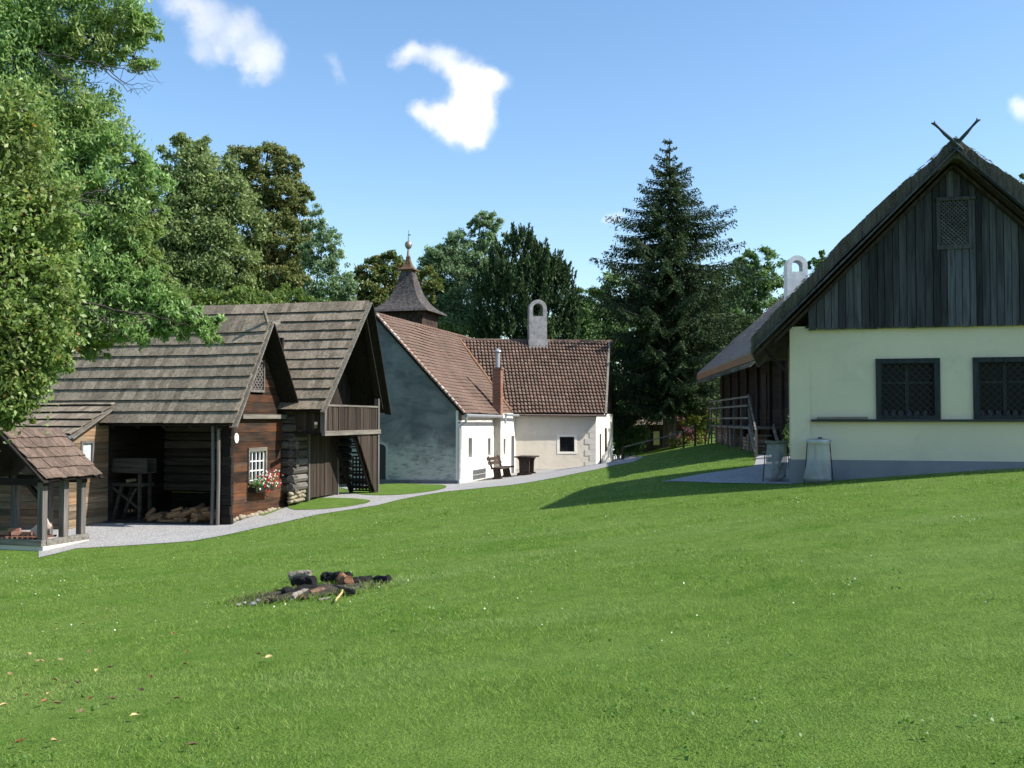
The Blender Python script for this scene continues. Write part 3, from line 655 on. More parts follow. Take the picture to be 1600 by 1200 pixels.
def arch_chimney(m, c, w, d, z0, z1, hole_w, hole_h, n=12):
    """Chimney with a rounded head pierced by an arched opening; c = (x, y)."""
    cx, cy = c; r = w/2; zt = z1-r; hr = hole_w/2; hz0 = z1-(r-hr)*1.0-hole_h; hzc = z1-(r-hr)-hr
    outer = [(cx+r*math.cos(t), zt+r*math.sin(t)) for t in [math.pi*i/n for i in range(n+1)]]
    inner = [(cx+hr*math.cos(t), hzc+hr*math.sin(t)) for t in [math.pi*i/n for i in range(n+1)]]
    m.box(cx-r, cx+r, cy-d/2, cy+d/2, z0, hz0)
    for sgn in (1, -1): m.box(cx+(hr if sgn > 0 else -r), cx+(r if sgn > 0 else -hr), cy-d/2, cy+d/2, hz0, min(zt, hzc)+.0) if min(zt,hzc) > hz0 else None
    o = len(m.v)
    for (a, b), (c2, e) in zip(zip(outer, outer[1:]), zip(inner, inner[1:])):
        q = [a, b, e, c2]; m.prism([(p[0], cy-d/2, max(p[1], hz0)) for p in q], (0,d,0))

M_SHADEWALL = plaster('shaded_stained_plaster', (.15,.165,.16), (.235,.25,.232), .7, .012, (.085,.098,.10), (.9,1,1.6), (.42,.62), .75, 14)  # the gable's shade is put into the base colour; stains mottle it
def pale_low(m):  # mixes a paler, streaked tone in towards the bottom
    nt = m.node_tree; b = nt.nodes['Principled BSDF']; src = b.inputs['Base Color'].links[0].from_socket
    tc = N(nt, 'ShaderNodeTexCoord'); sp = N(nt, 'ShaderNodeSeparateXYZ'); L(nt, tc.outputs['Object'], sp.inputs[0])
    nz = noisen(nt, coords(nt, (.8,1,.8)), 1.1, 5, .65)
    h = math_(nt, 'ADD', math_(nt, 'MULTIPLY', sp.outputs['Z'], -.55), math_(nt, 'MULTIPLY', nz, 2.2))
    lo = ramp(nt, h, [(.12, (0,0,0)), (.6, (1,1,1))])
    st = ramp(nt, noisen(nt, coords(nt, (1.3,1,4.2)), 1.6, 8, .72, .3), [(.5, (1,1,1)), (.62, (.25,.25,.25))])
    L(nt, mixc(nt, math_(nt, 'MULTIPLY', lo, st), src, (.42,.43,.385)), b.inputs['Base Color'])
pale_low(M_SHADEWALL)
M_WHITEWALL = plaster('white_limewash', (.80,.765,.68), (.73,.695,.61), .9, .008, (.56,.52,.43), (1.2,1.2,.7), (.6,.72), .35)
M_CREAMWALL = plaster('cream_limewash', (.66,.60,.50), (.58,.52,.43), .8, .01, (.40,.37,.32), (.7,.7,2.2), (.6,.75), .5)
M_TILE1 = tiles_mat('worn_red_tiles', [(.125,.064,.043), (.15,.078,.053), (.10,.06,.045), (.17,.105,.075), (.13,.072,.055)])
M_TILE2 = tiles_mat('brown_red_tiles', [(.11,.055,.038), (.15,.083,.06), (.085,.046,.035), (.18,.118,.088), (.12,.062,.045)])
M_MORTAR = plain('orange_mortar', (.27,.155,.09), .9, .1, 0, .4, 12, .01)
M_OLDCHIM = plaster('mottled_grey_plaster', (.36,.35,.34), (.2,.195,.19), 3, .012, (.55,.54,.52), (3,3,3), (.55,.65), .6)

def window_part(parent, axis, y, x0, x1, z0, z1, fw, nx, nz, mat, depth=.06, bars=None, bw=.02):
    m = MB()
    def bx(a0, a1, c0, c1, d0, d1, mm): mm.box(a0,a1,y+d0,y+d1,c0,c1) if axis == 0 else mm.box(y-d1,y-d0,a0,a1,c0,c1)
    bx(x0,x1,z1-fw,z1,.0,depth,m); bx(x0,x1,z0,z0+fw,.0,depth,m); bx(x0,x0+fw,z0+fw,z1-fw,.0,depth,m); bx(x1-fw,x1,z0+fw,z1-fw,.0,depth,m)
    for i in range(1, nx): c = x0+(x1-x0)*i/nx; bx(c-bw,c+bw,z0+fw,z1-fw,.01,depth-.01,m)
    for i in range(1, nz): c = z0+(z1-z0)*i/nz; bx(x0+fw,x1-fw,c-bw,c+bw,.013,depth-.013,m)
    w = m.build('window', mat, parent); m = MB(); bx(x0+fw*.5,x1-fw*.5,z0+fw*.5,z1-fw*.5,depth*.6,depth*.6+.008,m); m.build('pane', M_GLASS, w)
    return w

def chapel():
    O = (-2.05,38,-.86); T = R(14.8); C = thing('whitewashed_house', 'whitewashed stone house with red tiled roofs, brick chimney and shingled bell turret', 'house', O, -T)
    rx, rz, ex, ez = -3.32, 6.5, .28, 2.66; S = math.hypot(ex-rx, rz-ez)
    # long wing: gable wall towards the lawn, sunlit side wall
    m = MB(); k = (rz-ez)/(ex-rx); n = 14; P = []
    front = [(-6.85,-.3),(0,-.3),(0,2.9),(rx,rz-.06),(-6.85,2.75)]
    m.prism([(x,0,z) for x, z in front], (0,.5,0)); m.build('gable_wall', M_SHADEWALL, C)
    m = MB(); m.box(-6.87,.0,-.05,-.002,-.3,.14); m.build('gable_plinth', plaster('dark_plinth', (.17,.18,.18), (.11,.12,.125)), C)
    m = MB(); zt = lambda a: a
    pts = [(-3.52,-.1),(-2.9,-.1),(-2.9,1.35)] + [(-3.21+.31*math.cos(t), 1.35+.16*math.sin(t)) for t in [math.pi*i/8 for i in range(1,8)]] + [(-3.52,1.35)]
    m.prism([(x,-.035,z) for x, z in pts], (0,.03,0)); d = m.build('arched_door', plain('dark_green_door', (.022,.026,.03), .6), C)
    pts2 = [(-3.62,-.1),(-2.8,-.1),(-2.8,1.35)] + [(-3.21+.41*math.cos(t), 1.35+.25*math.sin(t)) for t in [math.pi*i/8 for i in range(1,8)]] + [(-3.62,1.35)]
    m = MB(); m.prism([(x,-.02,z) for x, z in pts2], (0,.016,0)); m.build('door_surround', plaster('pale_surround', (.42,.43,.41), (.36,.37,.36)), d)
    wins = [(1.35,1.85,.95,1.72), (4.1,4.5,.93,1.66)]
    m = MB(); pwall(m, .02, 5.0, -.3, 2.75, .4, wins, 0, 1); m.box(-.07,.02,-.012,.01,-.3,2.78); m.build('side_wall', M_WHITEWALL, C)
    for w in wins: window_part(C, 1, -.14, w[0], w[1], w[2], w[3], .05, 1, 2, W_BROWNZ)
    m = MB(); w3 = (5.45,5.8,.93,1.62); pwall(m, 5.0, 8.4, -.3, 2.72, .4, [w3, (6.75,7.3,-.1,1.72)], .3, 1); m.add([(0,5,-.3),(.3,5,-.3),(.3,5,2.72),(0,5,2.72)], [(0,1,2,3)]); m.build('projecting_wall', M_WHITEWALL, C)
    window_part(C, 1, .16, *w3, .04, 1, 2, W_GREYZ)
    m = MB(); vboards(m, 6.75, 7.3, lambda y: -.1, lambda y: 1.72, .12, .04, .16); m.build('side_door', W_BROWNZ, C)
    m = MB(); courses(m, (ex,0,ez), (0,1,0), (rx-ex,0,rz-ez), lambda s: -.14, lambda s: 12.2, S, 27, .17, .014, .03, .006, .012, 0, wob=.09); m.build('roof', M_TILE1, C)
    m = MB(); courses(m, (2*rx-ex,0,ez), (0,1,0), (ex-rx,0,rz-ez), lambda s: -.14, lambda s: 12.2, S, 27, .34, .014, .03, .006, .012, 0); m.build('roof', M_TILE1, C)
    m = MB(); slab(m, (ex-.03,0,ez-.03), (0,1,0), (rx-ex,0,rz-ez), -.1, 12, S-.03, .05); slab(m, (2*rx-ex+.03,0,ez-.03), (0,1,0), (ex-rx,0,rz-ez), -.1, 12, S-.03, .05); m.build('roof_boards', W_DARKY, C)
    m = MB()
    for i in range(38): m.tube([(rx,-.14+i*.33,rz+.0+.02*math.sin(i)), (rx,-.14+i*.33+.35,rz+.03)], [.095,.075], 8)
    m.build('ridge_tiles', M_TILE1, C)
    m = MB()
    for i in range(26): q = i/26; p = Vector((ex+(rx-ex)*q, -.13, ez+(rz-ez)*q)); m.par(p+Vector((0,-.08,.03)), Vector((rx-ex,0,rz-ez))/26*.62, (0,.22,0), Vector((.03,0,.05)))
    m.build('verge_tiles', tiles_mat('verge_tiles', [(.40,.28,.22), (.33,.2,.15), (.5,.42,.36)]), C)
    m = MB(); m.tube([(ex+.08,-.12,ez-.06),(ex+.08,5.0,ez-.09)], .065, 10); m.tube([(ex+.24,5.0,ez-.02),(ex+.24,7.9,ez-.05)], .06, 10); g = m.build('gutter', M_METAL, C)
    m = MB(); m.tube([(ex+.08,-.02,ez-.1),(ex+.06,-.02,ez-.3),(.08,-.04,ez-.5),(.07,-.04,.2),(.12,-.1,-.1)], .05, 10); m.build('downpipe', M_METAL, C)
    m = MB(); m.tube([(ex+.24,5.05,ez-.05),(ex+.22,5.0,ez-.4)], .045, 8); m.build('downpipe', M_METAL, C)
    # brick chimney with metal flue
    m = MB()
    for i in range(27): s = .005*(i % 2); m.box(.0-s,.36+s,4.78-s,5.14+s,2.55+i*.075,2.55+i*.075+.069)
    ch = m.build('brick_chimney', tiles_mat('chimney_bricks', [(.27,.105,.065), (.22,.085,.055), (.31,.14,.09)]), C)
    m = MB(); m.box(-.05,.41,4.73,5.19,4.575,4.65); m.build('cap', plain('chimney_cap', (.2,.13,.10)), ch)
    m = MB(); m.lathe((.18,4.96,4.66), [(.1,0),(.1,.62)], 14); m.lathe((.18,4.96,5.3), [(.12,0),(.17,.04),(.16,.07),(.02,.17)], 14); m.build('flue_pipe', M_METAL, ch)
    # cross wing (its own local axes kept inside this frame)
    TW = R(-8)-T*-1*0   # wall line turns 8 degrees the other way
    Wm = Matrix.Translation((.15,45.14,-.83)) @ Matrix.Rotation(R(8), 4, 'Z'); Cm = Matrix.Translation(O) @ Matrix.Rotation(-T, 4, 'Z'); Q = Cm.inverted() @ Wm
    def wpart(m, name, mat, smooth=False):
        o = m.build(name, mat, C, smooth); o.matrix_local = Q; return o
    win = (2.02,2.7,.96,1.63)
    m = MB(); pwall(m, -.1, 3.68, -.3, 2.8, .4, [win], 0, 0)
    wpart(m, 'cross_wing_wall', M_CREAMWALL)
    m = MB(); m.box(win[0]-.12,win[1]+.12,-.018,.0,win[3],win[3]+.1); m.box(win[0]-.12,win[0],-.018,.0,win[2]-.1,win[3]); m.box(win[1],win[1]+.12,-.018,.0,win[2]-.1,win[3]); m.box(win[0],win[1],-.018,.0,win[2]-.1,win[2]); wpart(m, 'window_surround', M_WHITEWALL)
    m = MB()
    for i in range(9): l = .5 if i % 2 else .28; m.box(3.68-l,3.69,-.02,.0,.0+i*.26,.0+i*.26+.25)
    m.box(-.1,3.68,-.012,.0,2.45,2.82); wpart(m, 'corner_quoins', plaster('quoin_render', (.62,.58,.52), (.52,.49,.44), 2))
    m = MB(); m.box(-.1,3.7,-.045,-.004,-.35,.22); wpart(m, 'wall_foot', plaster('pale_foot_render', (.56,.53,.47), (.46,.44,.40), 3))
    w = window_part(C, 0, .08, *win, .055, 2, 2, W_DARKY); w.matrix_local = Q
    for c_ in w.children: c_.matrix_local = Matrix()
    dr = Vector((math.sin(T+R(8)), math.cos(T+R(8)), 0))          # end wall runs along the long wing's direction
    m = MB(); e = dr*4.9; p0 = Vector((3.69,0,-.3))
    m.prism([p0, p0+e, p0+e+Vector((0,0,2.98)), p0+Vector((0,0,2.98))], (-.35,.1,0)); wpart(m, 'end_wall', M_WHITEWALL)
    m = MB(); q0 = p0+dr*.05+Vector((-.1,0,2.99)); m.prism([q0, q0+dr*7.2, q0+dr*3.7+Vector((0,0,3.25))], (-.2,.06,0)); wpart(m, 'end_gable_boards', W_DARKV)
    m = MB(); a = p0+dr*2.4+Vector((.0,-.01,1.2)); m.par(a, dr*.5, (.03,0,0), (0,0,1.1)); wpart(m, 'end_window', W_DARKV); m = MB(); a = p0+dr*1.0+Vector((0,-.01,.35)); m.par(a, dr*.18, (.04,0,0), (0,0,1.7)); wpart(m, 'end_slit', W_DARKV)
    ey, ez2, ry, rz2 = -.3, 2.66, 3.4, 6.2; S2 = math.hypot(ry-ey, rz2-ez2)
    xr = lambda s: 4.14+(ey+(ry-ey)*s/S2)*.285
    m = MB(); courses(m, (0,ey,ez2), (1,0,0), (0,ry-ey,rz2-ez2), lambda s: -3.4, xr, S2, 22, .165, .014, .062, .02, .004, .036, over=1.15, wob=.07); wpart(m, 'cross_roof', M_TILE2)
    m = MB(); courses(m, (0,2*ry-ey,ez2), (1,0,0), (0,ey-ry,rz2-ez2), lambda s: -3.4, lambda s: xr(S2)+.3, S2, 21, .3, .014, .035); wpart(m, 'cross_roof', M_TILE2)
    m = MB(); slab(m, (0,ey+.03,ez2-.03), (1,0,0), (0,ry-ey,rz2-ez2), -3.3, xr(0)-.04, S2-.03, .05, -3.3, xr(S2)-.04); wpart(m, 'roof_boards', W_DARK)
    m = MB(); m.par((xr(0)-.02,ey-.02,ez2-.04), Vector((xr(S2)-xr(0),ry-ey,rz2-ez2)), (.1,0,0), (0,-.03,.09)); wpart(m, 'verge_strip', W_GREYX)
    m = MB()
    for i in range(24): m.tube([(-3.0+i*.345,ry,rz2+.01), (-3.0+i*.345+.36,ry,rz2+.045)], [.09,.075], 8)
    wpart(m, 'ridge_tiles', M_TILE2)
    m = MB(); m.tube([(-.3,ey-.06,ez2-.05),(4.1,ey-.06,ez2-.08)], .05, 8); wpart(m, 'gutter', plain('brown_gutter', (.12,.09,.075)))
    # valley: where the two roof planes meet
    n1 = Vector((rz-ez, 0, ex-rx)); d1 = n1.dot(Vector((ex,0,ez)))
    R3 = Q.to_3x3(); n2 = R3 @ Vector((0,-(rz2-ez2),ry-ey)); d2 = n2.dot(Q @ Vector((0,ey,ez2)))
    def vpoint(z):
        A2 = Matrix(((n1.x,n1.y),(n2.x,n2.y))); r_ = A2.inverted() @ Vector((d1-n1.z*z, d2-n2.z*z)); return Vector((r_.x, r_.y, z))
    m = MB(); pts = [vpoint(z)+Vector((.0,-.02,.085+.02*mnoise.noise(Vector((z*3,0,0))))) for z in np.arange(2.75, 6.2, .15)]
    m.tube(pts, [.06+.03*mnoise.noise(Vector((i*.6,3,0))) for i in range(len(pts))], 7); m.build('valley_mortar', M_MORTAR, C)
    m = MB(); arch_chimney(m, (1.55,3.3), .86, .55, 5.6, 8.2, .5, .62); m.box(1.08,2.02,2.98,3.62,5.7,6.25); wpart(m, 'arched_chimney', M_OLDCHIM)
    # bell turret on the ridge
    cx, cy = -4.67, 7.04; t = MB()
    t.box(cx-1.02,cx+1.02,cy-1.02,cy+1.02,3.6,7.36)
    tu = t.build('bell_turret', W_DARKV, C)
    m = MB()
    z = 4.5
    while z < 7.3:
        for x0_, y0_, dx, dy in ((cx-1.03,cy-1.04,2.06,0), (cx+1.04,cy-1.03,0,2.06)):
            q = 0
            while q < 2.0: w_ = random.uniform(.1,.17); m.par((x0_+(q if dx else 0), y0_+(q if dy else 0), z), (w_-.006 if dx else .02, 0 if dx else w_-.006, 0), (0,.0,.15), (-.0 if dx else .012, -.02 if dx else 0, .0) if dx else (0.015,0,0)); q += w_
        z += .125
    m.build('turret_shingles', wood('turret_cladding', (.022,.015,.012), (.085,.055,.042), 2, .4), tu)
    m = MB()
    for i in range(5): m.par((cx-.45,cy-1.12,5.95+i*.17), (.9,0,0), (0,.06,.1), (0,.02,-.02))
    m.box(cx-.52,cx-.45,cy-1.12,cy-1.02,5.85,6.9); m.box(cx+.45,cx+.52,cy-1.12,cy-1.02,5.85,6.9); m.build('louvre', W_DARK, tu)
    prof = [(1.40,7.3),(1.34,7.37),(1.12,7.5),(.92,7.66),(.74,7.88),(.59,8.14),(.48,8.42),(.39,8.72),(.31,9.02),(.26,9.2)]
    m = MB()
    for (r0, z0), (r1, z1) in zip(prof, prof[1:]):
        nn = max(1, int(math.hypot(r1-r0, z1-z0)/.1))
        for i in range(nn):
            a, b = i/nn, (i+1)/nn; ra, za = r0+(r1-r0)*a, z0+(z1-z0)*a; rb, zb = r0+(r1-r0)*b, z0+(z1-z0)*b
            for q in range(4):
                c_, s_ = (1,0,-1,0)[q], (0,1,0,-1)[q]; u = -ra
                while u < ra-.01:
                    w_ = min(random.uniform(.08,.13), ra-u); f = rb/ra
                    p = [Vector((cx+c_*(ra+.02)-s_*u, cy+s_*(ra+.02)+c_*u, za-.02)), Vector((cx+c_*(ra+.02)-s_*(u+w_-.004), cy+s_*(ra+.02)+c_*(u+w_-.004), za-.02)),
                         Vector((cx+c_*(rb+.0)-s_*(u+w_-.004)*f, cy+s_*(rb+.0)+c_*(u+w_-.004)*f, zb+.02)), Vector((cx+c_*rb-s_*u*f, cy+s_*rb+c_*u*f, zb+.02))]
                    m.prism(p, (-c_*.015,-s_*.015,-.008)); u += w_
    sp = m.build('spire_shingles', wood('spire_shingles', (.032,.028,.027), (.125,.11,.102), 2, .35), tu)
    m = MB(); m.lathe((cx,cy,0), [(.24,9.15),(.25,9.3)], 4, 0); m.lathe((cx,cy,0), [(.40,9.28),(.40,9.31),(.25,9.41),(.16,9.56),(.10,9.76),(.07,9.96)], 4, 0); m.build('copper_cap', plain('oxidised_copper', (.15,.09,.05), .6, .4, .4, .35, 5), tu)
    m = MB(); m.lathe((cx,cy,0), [(.085,9.9),(.06,10.15),(.05,10.28),(.09,10.30),(.15,10.38),(.17,10.48),(.14,10.59),(.06,10.64),(.025,10.68),(.025,10.8),(.03,10.83),(.012,10.88),(.008,11.0)], 16); m.box(cx-.02,cx+.10,cy-.008,cy+.008,10.9,10.96); m.box(cx-.01,cx+.01,cy-.01,cy+.01,10.98,11.15); m.build('finial', plain('dull_metal', (.27,.24,.2), .5, .5, .6), tu)
chapel()

# ------------------------------------------------------------------ thatch
def thatch_mat(name, a, b_, moss, amt):
    m, nt, b = newmat(name, .95, .1); v = coords(nt, (22,22,2.2)); f = noisen(nt, v, 1., 6, .7)
    c = ramp(nt, f, [(.3, a), (.72, b_)])
    g = ramp(nt, noisen(nt, coords(nt), .9, 6, .7), [(.44, (0,0,0)), (.6, (1,1,1))]); c = mixc(nt, math_(nt, 'MULTIPLY', g, amt), c, moss)
    L(nt, c, b.inputs['Base Color']); bumpn(nt, b, math_(nt, 'ADD', f, noisen(nt, coords(nt), 9, 5, .7)), .05, .9); return m
def thatch(parent, xe0, xr, xe1, ze, zr, v0, v1, th, mat, cap=None, bulge=.15, rough=.05, strands=5000, seed=0, smat=None, ndiv=40):
    def zf(x, v):
        t = abs(x-xr)/(xr-xe0 if x < xr else xe1-xr); z = zr-(zr-ze)*t + bulge*math.sin(math.pi*min(t,1))
        if cap: z = min(z, cap(v))
        return z
    nx = 2*ndiv; nv = max(8, int((v1-v0)/.15)); m = MB(); o = 0
    X = [xe0+(xe1-xe0)*i/nx for i in range(nx+1)]; Vv = [v0+(v1-v0)*j/nv for j in range(nv+1)]
    top, bot = [], []
    for j, v in enumerate(Vv):
        for i, x in enumerate(X):
            q = Vector((x*1.3+seed, v*1.3, 0)); nz = rough*(mnoise.noise(q)+.6*mnoise.noise(q*3.1)+.35*mnoise.noise(q*8))
            vv = v + (.05*mnoise.noise(Vector((x*4, 7+seed, j))) if j in (0, nv) else 0); xx = x + (.05*mnoise.noise(Vector((v*4, 3+seed, i))) if i in (0, nx) else 0)
            top.append((xx, vv, zf(x, v)+nz)); bot.append((xx, vv, zf(x, v)-th*(1 if abs(x-xr) > .3 else 1.1)+nz*.2-(0)))
    W_ = nx+1; fs = []
    for j in range(nv):
        for i in range(nx):
            a = j*W_+i; fs.append((a,a+1,a+1+W_,a+W_)); b2 = len(top)+a; fs.append((b2+W_,b2+W_+1,b2+1,b2))
    nT = len(top)
    for i in range(nx): fs.append((i, nT+i, nT+i+1, i+1)); a = nv*W_+i; fs.append((a+1, nT+a+1, nT+a, a))
    for j in range(nv): a = j*W_; fs.append((a+W_, nT+a+W_, nT+a, a)); a = j*W_+nx; fs.append((a, nT+a, nT+a+W_, a+W_))
    m.add(top+bot, fs); ob = m.build('thatched_roof', mat, parent, False)
    out = []
    for i in range(strands):
        k = random.random()
        if k < .25: x, v = random.choice((xe0, xe1))+random.uniform(-.02,.06)*0, random.uniform(v0, v1)
        elif k < .5: x, v = random.uniform(xe0, xe1), v0+random.uniform(0,.04)
        else: x, v = random.uniform(xe0, xe1), random.uniform(v0, v1)
        x = min(max(x, xe0), xe1); z = zf(x, v)+rough*.5-(random.uniform(0, th) if k < .5 else 0)
        sgn = -1 if x < xr else 1; sl = (zr-ze)/((xr-xe0) if x < xr else (xe1-xr)); d = Vector((sgn, random.uniform(-.35,.35)-(.5 if k >= .25 and k < .5 else 0), -sl*random.uniform(.6,1.1)+random.uniform(0,.3))).normalized()
        ln = random.uniform(.06,.15); w = random.uniform(.006,.014); p = Vector((x,v,z)); s = d.cross(Vector((random.uniform(-1,1),random.uniform(-1,1),1))).normalized()*w
        out += [p-d*ln*.6-s, p-d*ln*.6+s, p+d*ln*.4+s*.3, p+d*ln*.4-s*.3]
    fast_mesh('loose_straw', np.array([tuple(p) for p in out]), 4, smat or mat, ob)
    return ob
M_MOSSTHATCH = thatch_mat('mossy_thatch', (.04,.037,.033), (.145,.13,.112), (.07,.08,.035), .5)
M_REED = thatch_mat('reed_thatch', (.19,.15,.12), (.42,.34,.275), (.30,.245,.20), .4)
M_STRAW = leafmat('loose_straw', [(0,(.05,.045,.035)),(.6,(.12,.11,.08)),(1,(.08,.10,.04))], .1, .9)
M_REEDST = leafmat('loose_reed', [(0,(.10,.085,.07)),(1,(.22,.18,.15))], .1, .9)
M_CREAM = plaster('pale_cream_plaster', (.62,.565,.425), (.56,.515,.39), .6, .006, (.45,.425,.335), (.6,.6,1.1), (.5,.72), .55)
M_PLINTH = plaster('grey_plinth_render', (.21,.22,.245), (.17,.18,.205), 1.5, .008)

def house():
    O = (6.106,22,.20); H = thing('thatched_house', 'cream plastered house with mossy thatch and dark boarded gable', 'house', O, -R(15))
    Wd, xr = 6.76, 3.32
    wins = [(1.80,3.0,1.40,2.66), (3.72,4.92,1.40,2.66)]
    m = MB(); pwall(m, .0, Wd, .5, 3.4, .45, wins, 0, 0); m.build('front_wall', M_CREAM, H)
    m = MB(); m.box(-.012,.40,-.03,.4,.5,3.42); m.build('corner_pier', M_CREAM, H)
    m = MB(); m.box(.0,.42,.4,5.2,-.6,3.3); m.box(Wd-.4,Wd,.46,5.2,-.6,3.3); m.box(.42,Wd-.4,4.8,5.2,-.6,3.4); m.build('outer_walls', M_CREAM, H)
    m = MB(); m.box(-.05,Wd+.05,-.055,.5,-.7,.52); m.build('plinth', M_PLINTH, H)
    m = MB(); m.box(.42,Wd,-.12,-.031,1.345,1.395); m.build('sill_ledge', wood('blue_grey_boards', (.02,.026,.028), (.06,.068,.072), 0, .2), H)
    m = MB(); m.box(.54,1.58,-.14,-.035,1.398,1.45); m.build('shelf_board', W_GREYX, H)
    W_SASH = wood('dark_sash_wood', (.03,.033,.034), (.085,.09,.092), 2, .2)
    M_FR = wood('blue_grey_frame', (.013,.017,.019), (.038,.046,.05), 2, .15)
    for x0, x1, z0, z1 in wins:
        m = MB(); f = .075; m.box(x0-.04,x1+.04,-.05,.06,z1-f,z1+.03); m.box(x0-.04,x1+.04,-.05,.06,z0-.0,z0+f); m.box(x0-.04,x0+f,-.05,.06,z0+f,z1-f); m.box(x1-f,x1+.04,-.05,.06,z0+f,z1-f)
        w = m.build('window', M_FR, H)
        m = MB(); lattice(m, 0, -.03, x0+f, x1-f, z0+f, z1-f, 7, .017, .012); m.build('lattice', plain('iron_lattice', (.02,.021,.022), .7, .2), w)
        m = MB(); cx = (x0+x1)/2; m.box(cx-.035,cx+.035,.16,.2,z0,z1); m.box(x0,x1,.163,.197,(z0+z1)/2+.12,(z0+z1)/2+.17); m.box(x0,x0+.06,.16,.2,z0,z1); m.box(x1-.06,x1,.16,.2,z0,z1); m.box(x0+.06,x1-.06,.16,.2,z0,z0+.07); m.build('sash', W_SASH, w)
        m = MB(); m.box(x0,x1,.21,.22,z0,z1); m.build('pane', M_GLASS, w)
        m = MB(); [m.blob((x0+.15+i*.16,.12,z0+.12), (.06,.04,.07), .3, i+x0, 7, 4) for i in range(6)]; m.build('jars', plain('pale_jars', (.10,.10,.115), .4), w)
    # boarded gable
    sl = (7.12-3.02)/(xr+.78); top = lambda x: 7.12-abs(x-xr)*sl-.42
    vent = (3.06,3.62,5.06,6.0)
    m = MB(); vboards(m, .38, Wd-.38, lambda x: 3.34, lambda x: max(3.36, top(x)), -.11, .04, .15, 0, .022, .012, [vent]); m.build('gable_boarding', W_BOARDZ, H)
    m = MB(); m.prism([(.3,-.05,3.38),(Wd-.3,-.05,3.38),(xr,-.05,6.7)], (0,.05,0)); m.build('gable_backing', W_DARKV, H)
    m = MB(); lattice(m, 0, -.12, *vent, 7, .028, .012)
    v = vent; m.box(v[0]-.07,v[1]+.14,-.17,-.1,v[3],v[3]+.07); m.box(v[0]-.06,v[1]+.06,-.15,-.1,v[2]-.09,v[2]); m.box(v[0]-.06,v[0],-.15,-.1,v[2],v[3]); m.box(v[1],v[1]+.06,-.15,-.1,v[2],v[3]); m.build('vent_lattice', wood('vent_wood', (.03,.032,.036), (.12,.122,.13), 2, .3), H)
    cap = lambda v: 7.3 if v < 2.6 else 7.3-(v-2.6)*1.25
    thatch(H, -.8, xr, Wd+.8, 3.17, 7.2, -.62, 5.75, .36, M_MOSSTHATCH, cap, .16, .07, 9000, 1, M_STRAW)
    for sgn in (-1, 1):
        e = xr+sgn*(xr+.72); m = MB(); m.beam((e,-.60,2.93), (xr-sgn*.04,-.60,6.98), .035, .26, (0,1,0)); m.build('bargeboard', W_BOARDZ, H)
        m = MB(); m.beam((xr+sgn*(xr+.35),-.18,3.06), (xr,-.18,6.72), .06, .2, (0,1,0)); m.build('inner_bargeboard', W_BROWNZ, H)
        m = MB(); m.beam((e,-.35,2.86), (xr,-.35,6.85), .5, .03, (0,1,0)) if False else m.prism([(e,-.58,2.82),(xr,-.58,6.86),(xr,-.58,6.82),(e,-.58,2.78)], (0,.52,0)); m.build('soffit', W_BROWNZ, H)
    for sgn in (-1, 1):
        m = MB(); pts = [(xr-sgn*.12,-.66+.02*sgn,6.92),(xr+sgn*.10,-.66+.02*sgn,7.16),(xr+sgn*.21,-.66,7.28),(xr+sgn*.31,-.66,7.40),(xr+sgn*.41,-.66,7.51)]
        m.tube(pts, [.034,.04,.036,.024,.03], 7); m.tube([pts[-1], (xr+sgn*.47,-.66,7.53)], [.034,.012], 6); m.tube([pts[-1], (xr+sgn*.40,-.66,7.57)], [.024,.008], 6)
        m.build('gable_horn', plain('green_grey_wood', (.03,.045,.042), .8), H)
    m = MB(); m.beam((-.65,.1,3.05), (-.1,.05,2.45), .07, .07); m.build('eave_bracket', W_DARK, H)
house()

